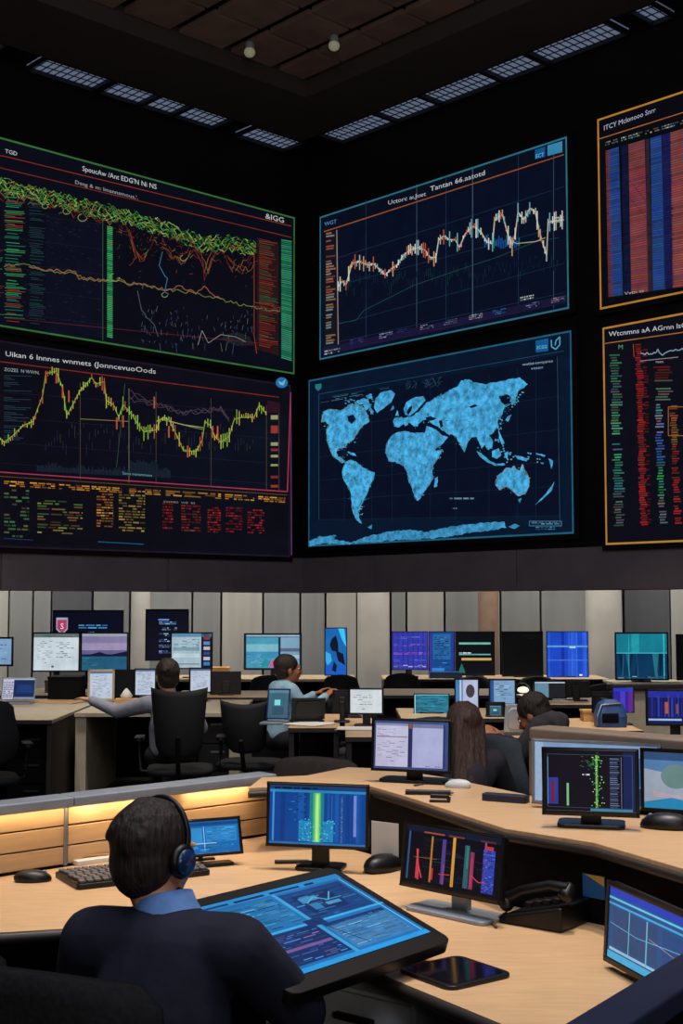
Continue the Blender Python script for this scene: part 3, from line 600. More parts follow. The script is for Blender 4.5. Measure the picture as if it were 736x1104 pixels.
wall_screen('green-edged wall screen, upper one on the left wall, with red and green traces', WL, nL, [(-112, 122), (314, 235), (312, 398), (-112, 344)], paint_ul, (60, 120, 60), SW)
wall_screen('lower screen on the left wall with a yellow jagged candlestick line and orange tables', WL, nL, [(-112, 358), (309, 411), (308, 600), (-112, 588)], paint_ll, (34, 26, 40), SW, (15, 14, 25))
wall_screen('cyan-edged wall screen with one white candlestick curve rising to the right', WR, nR, [(350, 236), (616, 148), (618, 333), (349, 390)], paint_ur, (50, 120, 140), SW, (9, 16, 32))
wall_screen('wall screen showing a glowing blue world map', WR, nR, [(338, 410), (621, 358), (623, 574), (337, 591)], paint_map, (36, 100, 130), SW, (9, 26, 50))
wall_screen('orange-edged wall screen with tall blue and red striped columns, upper right', WR, nR, [(649, 131), (960, 28), (960, 280), (651, 330)], paint_r3a, (200, 140, 50), SW, (9, 9, 18))
wall_screen('orange-edged wall screen with narrow green and red text columns, lower right', WR, nR, [(655, 349), (960, 304), (960, 572), (657, 591)], paint_r3b, (200, 140, 60), SW, (13, 14, 26))
# ---------------------------------------------------------------- furniture and devices
DZ = .75
def rrect(w, d, r, n=6, c=(0, 0)):
    out = []
    for cx, cy, a0 in ((w / 2 - r, d / 2 - r, 0), (-w / 2 + r, d / 2 - r, PI / 2), (-w / 2 + r, -d / 2 + r, PI), (w / 2 - r, -d / 2 + r, 3 * PI / 2)):
        for i in range(n + 1): a = a0 + PI / 2 * i / n; out.append((c[0] + cx + r * cos(a), c[1] + cy + r * sin(a)))
    return out
def screen_body(t, w, h, zc, tilt, th, bz, body, paint, chin=0, strength=None, rad=.008):
    """housing with a raised bezel and the lit display; faces local -y"""
    T = Matrix.Translation((0, 0, zc)) @ Matrix.Rotation(-tilt, 4, 'X')
    W, Hh = w + 2 * bz, h + 2 * bz + chin; cz = -chin / 2
    S = T @ Matrix.Rotation(PI / 2, 4, 'X')          # local x,y of the outline -> x,z ; extruded along -y
    mb = MB(); mb.prism(rrect(W, Hh, rad + .004, 4, (0, cz)), -th, -.002, 0, S, True)
    mb.prism(rrect(W * .8, Hh * .75, .03, 4, (0, cz)), -th - .012, -th + .002, 0, S, True)
    for c, d in (((0, 0, h / 2 + bz / 2), (W, .008, bz)), ((0, 0, -h / 2 - bz / 2 - chin / 2), (W, .008, bz + chin)), ((-w / 2 - bz / 2, 0, cz), (bz, .008, Hh)), ((w / 2 + bz / 2, 0, cz), (bz, .008, Hh))):
        mb.box((c[0], -.003, c[2]), (d[0], .006, d[2]), 0, T)
    part('housing', mb, body, t, bv=.002)
    g = Gfx(lambda u, v, L=0: T @ Vector(((u - .5) * w, -.0025 - .0003 * L, (v - .5) * h))); g.w, g.h = w, h
    paint(g); g.build(t)
    return T
def monitor(lab, cat, px, Y, paint, yaw=0, tilt=0, dz=DZ, body='black', base='black', bz=.012, chin=0, grp=None, name='monitor', stand='plate', bw=.22, bd=.15, basemid=.05):
    x0, y0, x1, y1 = px; p = at_y((x0 + x1) / 2, (y0 + y1) / 2, Y)
    w = (x1 - x0) * Y / F / cos(yaw) - 2 * bz; h = (y1 - y0) * Y / F / max(cos(tilt), .5) - 2 * bz - chin
    t = thing(name, lab, cat, (p.x, p.y, dz), yaw, grp)
    zc = p.z - dz + chin / 2; th = .022
    screen_body(t, w, h, zc, tilt, th, bz, body, paint, chin)
    if stand == 'plate':
        mb = MB(); top = max(.08, zc)
        mb.box((0, .045, top / 2 + .004), (min(.06, w * .25), .022, top - .008)); mb.box((0, .035, top), (min(.09, w * .3), .03, .07)); part('stand', mb, base, t, bv=.004)
        part('base', MB().prism(rrect(bw, bd, .025, 5, (0, basemid)), 0, .012, 0, None, True), base, t, bv=.003)
    elif stand == 'prop':
        mb = MB(); mb.tube([(0, .03, zc * .8), (0, .11, .006)], .008); mb.box((0, .11, .004), (w * .5, .02, .008)); part('prop', mb, base, t)
        part('lip', MB().box((0, -.012 + .02, .006), (w * .8, .05, .012)), base, t, bv=.003)
    return t
def laptop(lab, px, Y, paint, yaw=0, tilt=R(15), dz=DZ, body='silver', grp=None, back=False, name='laptop', lid=None):
    x0, y0, x1, y1 = px; Wd = (x1 - x0) * Y / F; Hh = (y1 - y0) * Y / F
    p = at_y((x0 + x1) / 2, y1, Y)
    t = thing(name, lab, 'laptop', (p.x, p.y, dz), yaw + (PI if back else 0), grp)
    w = Wd / cos(yaw); h = min(Hh / cos(tilt), .36)
    screen_body(t, w - .02, h - .024, h / 2 + .02, tilt, .008, .01, lid or body, paint)
    part('keyboard_deck', MB().prism(rrect(w, h * .9, .01, 4, (0, -h * .55)), 0, .016, 0, None, True), body, t, bv=.002)
    mb = MB()
    for i in range(11):
        for j in range(4): mb.box((-w * .4 + w * .08 * i, -h * .3 - h * .1 * j, .017), (w * .065, h * .08, .003))
    part('keys', mb, 'key' if body != 'black' else 'matte', t); return t
# --- display artwork for small screens (u to the right, v up)
def P(kind, seed=0):
    def f(g):
        r = random.Random(seed)
        if kind == 'off': g.rect(0, 0, 1, 1, (7, 8, 10), 0); g.ticks(.05, .86, .95, .96, 3, [(34, 32, 30)], seed, .4, .3); return
        if kind == 'doc':
            g.rect(0, 0, 1, 1, (196, 208, 216), 0); g.rect(0, .9, 1, 1, (90, 110, 110), 1); g.ticks(.02, .91, .9, .98, 2, [(200, 160, 90), (60, 80, 90)], seed, .7)
            g.ticks(.08, .2, .42, .84, 12, [(150, 170, 176)], seed, .5, .3); g.ticks(.5, .35, .9, .8, 9, [(90, 120, 140), (140, 160, 170)], seed + 1, .6, .35); g.rect(.4, .08, .45, .13, (50, 70, 120))
        elif kind == 'page':
            g.rect(0, 0, 1, 1, (184, 196, 214), 0); g.ticks(.1, .1, .9, .9, 16, [(130, 146, 170), (150, 150, 160)], seed, .6, .3); g.rect(0, .93, 1, 1, (90, 110, 150), 1)
        elif kind == 'blank': g.rect(0, 0, 1, 1, (205, 212, 216), 0); g.ticks(.08, .15, .7, .85, 7, [(180, 192, 198)], seed, .6, .3)
        elif kind == 'land':
            g.rect(0, 0, 1, 1, (126, 118, 156), 0); g.rect(0, .93, 1, 1, (150, 160, 170), 1); g.rect(0, .55, 1, .75, (150, 138, 172)); g.rect(0, .44, 1, .55, (96, 90, 130)); g.rect(0, .38, 1, .44, (22, 34, 70)); g.rect(0, 0, 1, .38, (34, 88, 118))
            g.ticks(.02, .02, .6, .36, 12, [(60, 130, 150), (40, 100, 130)], seed, .5); g.poly([(0, .38), (.4, .5), (.6, .42), (1, .52), (1, .38)], (18, 22, 54), 2)
        elif kind == 'laptop':
            g.rect(0, 0, 1, 1, (22, 40, 84), 0); g.rect(0, .94, 1, 1, (170, 180, 200)); g.rect(0, 0, .34, .94, (190, 190, 210)); g.ticks(.02, .1, .33, .9, 9, [(70, 60, 120), (40, 40, 80)], seed, .9, .4, 2); g.rect(.36, 0, 1, .1, (120, 140, 160)); g.rect(.45, .3, .95, .7, (26, 56, 110))
        elif kind == 'stack':
            g.rect(0, 0, 1, 1, (160, 184, 196), 0); g.rect(.0, .9, 1, 1, (90, 140, 170)); g.rect(.74, 0, 1, 1, (16, 22, 44), 1)
            for i, c in enumerate(((120, 60, 60), (90, 130, 180), (180, 180, 190), (60, 70, 110), (180, 180, 200), (60, 120, 180))): g.rect(.8, .82 - i * .15, .96, .92 - i * .15, c, 2)
            g.rect(.03, .5, .7, .6, (120, 150, 165)); g.rect(.03, .3, .7, .42, (185, 205, 212)); g.ticks(.05, .6, .7, .85, 6, [(110, 150, 170)], seed, .5); g.rect(.03, .1, .7, .12, (50, 60, 70), 2)
        elif kind == 'beach':
            g.rect(0, 0, 1, 1, (20, 40, 70), 0); g.rect(.02, .02, .6, .92, (70, 150, 176), 1); g.rect(.02, .5, .6, .72, (120, 180, 196), 1.5); g.rect(.02, .3, .6, .5, (60, 140, 180), 1.5); g.rect(.64, .02, .98, .92, (120, 160, 184), 1)
            g.rect(.64, .5, .98, .6, (90, 100, 130), 2); g.rect(.64, .3, .98, .4, (170, 190, 205), 2); g.poly([(.28, .06), (.36, .3), (.46, .2), (.42, .05)], (30, 140, 150), 2); g.poly([(.42, .05), (.5, .3), (.6, .05)], (215, 80, 150), 2.2); g.rect(.02, .94, .98, .99, (150, 180, 200), 1)
            g.ticks(.04, .08, .3, .45, 9, [(110, 170, 210)], seed, .5)
        elif kind == 'shield':
            g.rect(0, 0, 1, 1, (8, 11, 28), 0); g.poly([(.03, .78), (.2, .78), (.2, .35), (.115, .12), (.03, .35)], (150, 160, 190), 2); g.poly([(.045, .7), (.185, .7), (.185, .38), (.115, .2), (.045, .38)], (170, 60, 90), 3)
            g.text('S', .09, .36, .3, (225, 220, 240), 4, .05); g.ticks(.36, .38, .8, .56, 2, [(60, 130, 190), (80, 150, 200)], seed, 1, .5, 2); g.ticks(.5, .2, .6, .3, 1, [(80, 130, 180)], seed, 1, .5, 2)
        elif kind == 'tall':
            g.rect(0, 0, 1, 1, (9, 12, 26), 0)
            for i in range(6): g.ticks(.3, .72 - i * .12, .75, .79 - i * .12, 2, [(80, 120, 190), (140, 170, 210)], seed + i, .8, .5, 2)
            g.rect(.28, .8, .55, .83, (100, 140, 220), 2)
        elif kind == 'poster':
            g.rect(0, 0, 1, 1, (20, 100, 175), 0); g.rect(0, 0, 1, .2, (24, 90, 190)); g.poly([(.3, .78), (.5, .85), (.6, .7), (.62, .5), (.85, .45), (.95, .2), (.6, .3), (.5, .5), (.3, .52), (.2, .65)], (6, 14, 34), 2)
            g.poly([(.6, 1), (.9, 1), (1, .6), (.8, .75)], (60, 190, 240), 2); g.poly([(.0, .5), (.25, .45), (.3, .3), (.1, .2), (0, .3)], (60, 170, 230), 2); g.poly([(.4, .3), (.55, .2), (.5, .05), (.3, .1)], (10, 20, 60), 2)
        elif kind == 'purple':
            g.rect(0, 0, 1, 1, (50, 56, 170), 0)
            for i in range(7): g.rect(i / 7 + .01, 0, i / 7 + .04, 1, (36, 40, 140), 1)
            for v, c in ((.82, (100, 120, 210)), (.62, (130, 100, 210)), (.4, (150, 90, 200)), (.2, (90, 100, 210)), (.06, (170, 170, 225))): g.ticks(.04, v, .96, v + .07, 2, [c], int(v * 50), .8, .6, 2)
        elif kind == 'bluewin':
            g.rect(0, 0, 1, 1, (20, 70, 140), 0); g.rect(0, 0, .1, 1, (50, 50, 150)); g.rect(.9, 0, 1, 1, (40, 50, 140)); g.rect(.15, .3, .85, .95, (36, 100, 160), 1); g.ticks(.2, .1, .8, .9, 16, [(30, 80, 150), (60, 130, 180), (20, 60, 120)], seed, .7); g.rect(.1, 0, .6, .08, (50, 130, 210), 2)
        elif kind == 'lines':
            g.rect(0, 0, 1, 1, (8, 10, 18), 0); g.rect(.05, .72, .93, .77, (110, 180, 160)); g.rect(.05, .46, .93, .49, (100, 170, 170)); g.rect(.12, .33, .95, .39, (200, 160, 90)); g.ticks(.05, .5, .4, .55, 1, [WHT], seed, 1, .5); g.poly([(.02, .02), (.12, .26), (.2, .1), (.22, .02)], (30, 110, 100), 2)
        elif kind == 'blue':
            g.rect(0, 0, 1, 1, (28, 70, 190), 0)
            for i in range(9): x = r.uniform(0, .95); g.rect(x, 0, x + r.uniform(.01, .08), 1, r.choice([(40, 90, 215), (20, 50, 160), (60, 110, 215)]), 1 + i * .05)
            g.rect(0, .66, 1, .7, (90, 150, 210), 2); g.rect(0, .36, 1, .38, (70, 120, 210), 2); g.ticks(.05, .02, .9, .08, 1, [(200, 220, 240)], seed, .5, .6, 2.5); g.rect(.55, .64, .7, .68, (170, 215, 230), 3)
        elif kind == 'teal':
            g.rect(0, 0, 1, 1, (14, 54, 88), 0); g.rect(0, .58, 1, 1, (24, 120, 140), 1); g.rect(.3, .58, .45, 1, (34, 150, 160), 1.3)
            for i in range(12): x = r.uniform(.02, .95); g.poly([(x, 0), (x + .02, 0), (x + .02 + r.uniform(-.1, .1), .56), (x + r.uniform(-.1, .1), .56)], r.choice([(24, 90, 120), (10, 34, 64), (34, 110, 130)]), 1.5 + i * .02)
            g.rect(0, .56, 1, .58, (70, 180, 190), 2); g.rect(.93, 0, .95, 1, (60, 190, 200), 2); g.ticks(.02, .01, .95, .07, 2, [(150, 200, 210), (50, 110, 150)], seed, .8, .6, 2.5); g.rect(.24, 0, .25, .97, (60, 170, 180), 2)
        elif kind == 'violet':
            g.rect(0, 0, 1, 1, (50, 34, 150), 0); g.rect(.35, .0, .6, 1, (72, 60, 190), 1); g.rect(.75, 0, 1, 1, (90, 40, 130), 1); g.rect(0, .85, 1, 1, (40, 60, 190), 2)
        elif kind == 'bluebar':
            g.rect(0, 0, 1, 1, (20, 24, 84), 0); g.rect(0, .8, 1, 1, (38, 44, 150), 1)
            for i in range(16): x = .05 + i * .06; g.rect(x, .2, x + r.uniform(.01, .04), r.uniform(.6, .95), r.choice([(30, 40, 130), (44, 60, 170), (80, 60, 120)]), 1.5 + .02 * i)
            g.rect(.3, .3, .36, .66, (170, 90, 70), 2); g.rect(.5, .3, .54, .6, (130, 80, 70), 2); g.rect(0, .08, .6, .14, (150, 180, 220), 2)
        elif kind == 'tealgrid':
            g.rect(0, 0, 1, 1, (36, 120, 146), 0); g.ticks(.02, .04, .98, .96, 14, [(70, 160, 176), (24, 90, 130), (50, 130, 160)], seed, .8, .5); g.rect(0, 0, .02, 1, (190, 230, 235), 2); g.rect(0, .97, 1, 1, (120, 200, 215), 2)
        elif kind == 'light':
            g.rect(0, 0, 1, 1, (120, 156, 192), 0); g.rect(0, 0, .14, 1, (40, 80, 140)); g.ticks(.2, .2, .9, .9, 9, [(150, 180, 205), (110, 146, 186)], seed, .6)
        elif kind == 'avatar':
            g.rect(0, 0, 1, 1, (176, 184, 214), 0); g.rect(0, 0, .32, 1, (70, 120, 170), 1); g.rect(.18, 0, .26, 1, (180, 200, 220), 2); g.poly([(.66 + .2 * cos(a), .6 + .24 * sin(a)) for a in [i * PI / 7 for i in range(14)]], (64, 58, 62), 2)
        elif kind == 'half':
            g.rect(0, 0, 1, 1, (30, 30, 34), 0); g.rect(0, 0, .46, .9, (96, 136, 160), 1); g.rect(0, .92, 1, 1, (180, 196, 214), 1)
        elif kind == 'thin': g.rect(0, 0, 1, 1, (190, 205, 220), 0)
        elif kind == 'green':   # foreground corner monitor
            g.rect(0, 0, 1, 1, (16, 66, 140), 0); g.rect(0, .93, 1, 1, (26, 60, 110), 1); g.rect(0, .885, 1, .93, (40, 130, 185), 1); g.ticks(.05, .94, .5, .99, 1, [(12, 26, 60)], 3, .7, .6, 2)
            g.rect(.03, .04, .05, .9, (60, 140, 215), 2); g.rect(.0, .0, 1, .03, (40, 110, 175), 2)
            for i in range(14): x = .08 + r.uniform(0, .85); g.rect(x, .05, x + r.uniform(.01, .05), .88, r.choice([(18, 74, 150), (14, 58, 128), (22, 84, 160)]), 1 + .02 * i)
            g.rect(.42, .04, .57, .89, (34, 120, 140), 2); g.rect(.455, .04, .54, .89, (60, 170, 120), 2.2); g.rect(.475, .04, .525, .88, (130, 215, 120), 2.4); g.rect(.49, .06, .51, .86, (190, 235, 140), 2.6)
            g.rect(.31, .05, .44, .4, (34, 130, 180), 2.1); g.rect(.56, .05, .67, .4, (34, 130, 180), 2.1)
            for i in range(90): x, y = r.uniform(.3, .68), r.uniform(.05, .42); g.rect(x, y, x + .012, y + .02, r.choice([(90, 200, 225), (20, 80, 160), (60, 170, 190)]), 2.3)
            g.ticks(.745, .05, .765, .84, 34, [(120, 150, 210)], 5, 1, .5, 2.2); g.rect(.875, .16, .905, .86, (110, 130, 205), 2.2); g.rect(.65, .3, .655, .85, (60, 120, 190), 2)
            g.ticks(.2, .4, .38, .85, 10, [(30, 110, 190), (20, 80, 150)], 8, .5, .4, 2)
        elif kind == 'candle':
            g.rect(0, 0, 1, 1, (10, 11, 22), 0); g.rect(0, .9, 1, 1, (18, 26, 48), 1); g.ticks(.05, .9, .95, .96, 1, [(120, 140, 160), (180, 90, 60)], 1, .8, .5, 2)
            for x, w_, v0, v1, c in ((.03, .02, .05, .9, (50, 80, 120)), (.13, .02, .08, .6, (200, 60, 70)), (.15, .02, .06, .3, (190, 60, 70)), (.28, .02, .05, .86, (170, 110, 50)), (.3, .02, .1, .3, (180, 40, 60)), (.4, .04, .06, .84, (80, 60, 130)), (.42, .015, .05, .4, (160, 60, 120)),
                                  (.51, .03, .04, .9, (205, 150, 60)), (.52, .012, .04, .3, (205, 60, 50)), (.64, .05, .06, .8, (40, 90, 100)), (.66, .02, .4, .8, (60, 130, 90)), (.7, .04, .06, .7, (130, 50, 90)), (.71, .015, .1, .6, (200, 50, 70)), (.83, .12, .04, .78, (48, 66, 170)), (.84, .02, .1, .9, (120, 70, 150))):
                g.rect(x, v0, x + w_, v1, c, 2)
            g.ticks(.83, .05, .95, .78, 24, [(90, 110, 200), (36, 50, 130)], 4, .8, .5, 2.4); g.ticks(.2, .1, .9, .85, 26, [(36, 40, 70), (24, 50, 60), (60, 30, 50)], 5, .35, .4, 1.4)
            g.line([(.13, .6), (.16, .3), (.2, .1)], .012, (215, 70, 80), 3); g.line([(.38, .22), (.5, .24)], .012, (200, 60, 60), 3); g.line([(.72, .3), (.8, .2), (.86, .22)], .012, (205, 60, 80), 3); g.line([(.1, .45), (.35, .47)], .008, (150, 90, 60), 3)
            g.rect(.85, .78, .93, .84, (190, 50, 40), 3)
        elif kind == 'code':
            g.rect(0, 0, 1, 1, (20, 15, 26), 0); g.box(.02, .05, .97, .95, .006, (60, 90, 110), 2); g.rect(.03, .1, .14, .55, (40, 60, 150), 1.5); g.rect(.06, .12, .1, .5, (120, 30, 60), 2); g.rect(.02, .1, .028, .9, (100, 150, 190), 2)
            g.rect(.235, .08, .26, .46, (120, 190, 130), 2); g.ticks(.56, .05, .585, .95, 30, [(120, 220, 120), (180, 230, 110)], 1, 1, .7, 3); g.rect(.56, .05, .585, .95, (50, 120, 60), 2)
            for i in range(60): x = .57 + r.gauss(0, .03); y = r.uniform(.05, .93); g.rect(x, y, x + .012, y + .015, r.choice([(90, 190, 90), (170, 220, 90), (60, 150, 110)]), 2.6)
            for i in range(40): x = .5 + r.gauss(0, .05); y = .8 + r.gauss(0, .05); g.rect(x, y, x + .02, y + .01, r.choice([(50, 120, 60), (40, 90, 60)]), 2.5)
            g.ticks(.37, .6, .5, .64, 1, [(210, 220, 225)], 2, .9, .6, 3)
            for i in range(26): v = .06 + i * .033; g.rect(.72, v, .82 + r.uniform(-.02, .01), v + .012, r.choice([(110, 130, 170), (70, 80, 120)]), 2)
            g.rect(.845, .05, .85, .92, (110, 130, 170), 2); g.rect(.87, .0, 1, 1, (22, 34, 80), 1); g.rect(.5, 0, .97, .04, (60, 130, 160), 2)
        elif kind == 'dual':
            g.rect(0, 0, 1, 1, (60, 74, 120), 0); g.rect(.02, .04, .46, .95, (188, 186, 212), 1); g.rect(.52, .04, .93, .95, (166, 170, 208), 1); g.rect(.02, .9, .46, .95, (130, 136, 170), 2)
            g.rect(.03, .66, .45, .675, (120, 70, 90), 2); g.ticks(.04, .68, .3, .86, 7, [(150, 140, 180)], 1, .6, .3, 2); g.ticks(.04, .15, .42, .6, 12, [(168, 166, 196)], 2, .5, .3, 2); g.rect(.52, .87, .93, .95, (110, 116, 150), 2); g.rect(.465, .04, .515, .95, (40, 44, 86), 1.5); g.rect(.47, .85, .51, .95, (150, 80, 60), 2)
            g.rect(.935, .04, .96, .95, (40, 56, 110), 2); g.ticks(.7, .06, .9, .1, 1, [(110, 110, 130)], 4, .7, .4, 2)
        elif kind == 'tabletblue':
            g.rect(0, 0, 1, 1, (24, 104, 176), 0); g.rect(0, .86, 1, .97, (20, 70, 130), 1); g.rect(.04, .3, .36, .8, (50, 140, 200), 1.5); g.rect(.42, .34, .96, .82, (44, 130, 196), 1.5); g.ticks(.44, .36, .94, .8, 10, [(80, 170, 220), (30, 100, 170)], 1, .6, .4, 2); g.rect(.385, .1, .395, .84, (170, 210, 230), 2); g.rect(.1, .3, .6, .32, (180, 220, 240), 2); g.ticks(.04, .06, .9, .26, 4, [(60, 150, 210)], 2, .6, .5, 2)
        elif kind == 'side':
            g.rect(0, 0, 1, 1, (34, 80, 130), 0); g.rect(0, .9, 1, 1, (30, 60, 180), 1); g.rect(0, .84, 1, .87, (90, 190, 235), 2); g.rect(0, .76, 1, .79, (70, 160, 220), 2); g.rect(.0, .0, 1, .1, (70, 170, 215), 1); g.rect(.02, .12, .98, .16, (150, 190, 220), 2)
            g.rect(.05, .2, .5, .72, (40, 72, 116), 1.5); g.rect(.55, .2, .95, .72, (32, 70, 124), 1.5); g.line([(.22, .12), (.22, .76)], .008, (120, 180, 200), 2.5); g.line([(.4, .12), (.4, .74)], .012, (110, 180, 200), 2.5); g.line([(.02, .5), (.3, .45), (.6, .5), (.97, .55)], .01, (110, 170, 210), 2.6); g.line([(.42, .52), (.7, .42)], .008, (170, 150, 140), 2.6); g.line([(.82, .1), (.86, .75)], .01, (90, 160, 210), 2.6)
            g.line([(.88, .3), (.93, .26), (.98, .4)], .02, (190, 220, 240), 3)
        elif kind == 'wide':
            g.rect(0, 0, 1, 1, (66, 112, 168), 0); g.rect(0, .8, 1, 1, (120, 150, 190), 1); g.rect(0, .0, 1, .3, (36, 62, 110), 1); g.rect(0, .3, 1, .5, (110, 150, 185), 1); g.poly([(.7, .5), (1, .6), (1, .3), (.7, .35)], (40, 110, 170), 2); g.rect(0, .0, .07, 1, (150, 175, 205), 2)
        elif kind == 'weather':
            g.rect(0, 0, 1, 1, (150, 160, 176), 0); g.rect(0, .86, 1, 1, (50, 76, 116), 1); g.poly([(0, .7), (.3, .62), (.5, .86), (1, .8), (1, .86), (0, .86)], (80, 120, 165), 1.5); g.poly([(.34 + .16 * cos(a), .58 + .22 * sin(a)) for a in [i * PI / 9 for i in range(18)]], (100, 130, 128), 2)
            g.poly([(0, .1), (.3, .2), (.5, .14), (1, .26), (1, 0), (0, 0)], (40, 130, 175), 2); g.poly([(.1, .3), (.4, .24), (.7, .34), (1, .3), (1, .2), (.1, .2)], (180, 160, 170), 1.8); g.rect(.5, .35, .9, .45, (180, 176, 190), 2)
        elif kind == 'mirror': g.rect(0, 0, 1, 1, (60, 96, 116), 0); g.rect(0, .9, 1, 1, (90, 130, 150)); g.rect(.3, .45, .6, .65, (120, 220, 230), 2); g.rect(.2, .1, .8, .4, (50, 80, 104), 1)
    return f

def office_chair(lab, loc, yaw, bw=.5, bh=.62, seat=.47, backz=.3, fab='mesh', lean=R(8), arms=True, grp='office chairs', ears=False, top=0):
    """sitter faces local +y"""
    t = thing('office_chair', lab, 'chair', loc, yaw, grp)
    mb = MB(); pts = rrect(.5, .48, .12, 6)
    mb.rings([[(x * s, y * s, z) for x, y in pts] for s, z in ((.8, seat - .06), (.96, seat - .055), (1, seat - .03), (.98, seat - .008), (.85, seat), (.4, seat + .004))]); part('seat', mb, fab, t)
    # curved backrest
    mb = MB(); n, k = 14, 12; th = .035; fr, bk = [], []
    z0 = seat + .08
    T = Matrix.Translation((0, -.24, z0)) @ Matrix.Rotation(lean, 4, 'X')
    for j in range(k + 1):
        v = j / k; vz = v * bh; wv = bw * (.84 + .16 * sin(PI * min(1, v * 1.25)) if not ears else .78 + .22 * v)
        if v > .86 and not ears: wv *= math.sqrt(max(.0, 1 - ((v - .86) / .15) ** 2)) * .35 + .65
        if v < .12: wv *= .75 + .25 * (v / .12)
        for i in range(n + 1):
            u = i / n * 2 - 1; x = u * wv / 2; y = .06 * u * u - .03 * sin(PI * v) + .02; zz = vz - (.03 * u * u * v if not ears else -.025 * u * u * v)
            fr.append((x, y, zz)); bk.append((x * .98, y - th * (1 - .6 * abs(u) ** 6), zz))
    N = n + 1; fs = []
    for j in range(k):
        for i in range(n):
            a = j * N + i; fs.append((a, a + 1, a + N + 1, a + N)); b = a + len(fr); fs.append((b, b + N, b + N + 1, b + 1))
    o_ = len(fr)
    for i in range(n): fs.append((i, o_ + i, o_ + i + 1, i + 1)); a = k * N + i; fs.append((a, a + 1, o_ + a + 1, o_ + a))
    for j in range(k): a = j * N; fs.append((a, a + N, o_ + a + N, o_ + a)); a += n; fs.append((a, o_ + a, o_ + a + N, a + N))
    mb.add(fr + bk, fs, 0, True, T); part('backrest', mb, fab, t)
    mb = MB(); mb.tube([(0, -.1, seat - .07), (0, -.24, seat - .05), (0, -.31, seat + .1), (0, -.33 - bh * .35 * sin(lean), seat + bh * .5)], .018); part('back_frame', mb, 'black', t)
    part('gas_lift', MB().lathe([(.028, .1), (.028, .25), (.02, .25), (.02, seat - .06)], 14), 'black', t)
    base = part('base_hub', MB().lathe([(.02, .06), (.045, .07), (.045, .12), (.03, .13)], 14), 'black', t)
    for i in range(5):
        a = 2 * PI * i / 5 + .3; d = Vector((cos(a), sin(a), 0))
        lg = part('leg', MB().tube([d * .03 + Vector((0, 0, .1)), d * .16 + Vector((0, 0, .095)), d * .3 + Vector((0, 0, .065))], [.022, .018, .013]), 'black', t)
        S = Matrix.Translation(d * .3 + Vector((0, 0, .03))) @ Matrix.Rotation(a + PI / 2, 4, 'Z') @ Matrix.Rotation(PI / 2, 4, 'Y')
        part('caster', MB().lathe([(.012, -.022), (.03, -.02), (.03, .02), (.012, .022)], 12, 0, S), 'matte', lg)
    if arms:
        for s in (-1, 1):
            mb = MB(); mb.tube([(s * .2, -.02, seat - .05), (s * .3, -.02, seat - .03), (s * .31, -.02, seat + .1), (s * .31, -.02, seat + .2)], .014); mb.prism(rrect(.07, .25, .03, 4, (s * .31, .0)), seat + .2, seat + .225, 0, None, True); part('armrest', mb, 'black', t)
    return t
def desk(lab, x0, x1, y0, y1, yaw=0, z=DZ, top='woodmid', legs='grey', back=True, grp=None, panels=(1, 1), pw=.04, mod='edge'):
    cx, cy = (x0 + x1) / 2, (y0 + y1) / 2; w, d = x1 - x0, y1 - y0
    t = thing('office_desk', lab, 'desk', (cx, cy, 0), yaw, grp)
    part('desktop', MB().box((0, 0, z - .015), (w, d, .03)), top, t, bv=.004)
    part('edge_strip', MB().box((0, -d / 2 - .004, z - .017), (w, .008, .03)), legs, t)
    for s, p_ in zip((-1, 1), panels):
        if p_: part('side_panel', MB().box((s * (w / 2 - pw / 2 - .005), 0, (z - .03) / 2), (pw, d - .04, z - .03)), legs, t, bv=.003)
    if back: part('modesty_panel', MB().box((0, d / 2 - .06, z / 2 - .0), (w - 2 * pw - .02, .02, z - .06)), mod, t)
    return t
def drawers(lab, x, y, yaw=0, w=.4, d=.5, h=.62, body='edge', n=3, z0=0, grp=None, front=None, hm='grey'):
    t = thing('drawer_cabinet', lab, 'cabinet', (x, y, z0), yaw, grp)
    part('body', MB().box((0, 0, h / 2), (w, d, h)), body, t, bv=.004)
    for i in range(n):
        hz = h / n; dr = part('drawer', MB().box((0, -d / 2 - .008, hz * (i + .5)), (w - .02, .016, hz - .015)), front or body, t, bv=.003)
        part('handle', MB().box((0, -d / 2 - .026, hz * (i + .72)), (.12, .018, .018)), hm, dr, bv=.004)
    return t
def partition_mb(pts, z0, z1, th, m=0):
    return MB().prism([pts[0], pts[1], (pts[1][0] + th[0], pts[1][1] + th[1]), (pts[0][0] + th[0], pts[0][1] + th[1])], z0, z1, m)
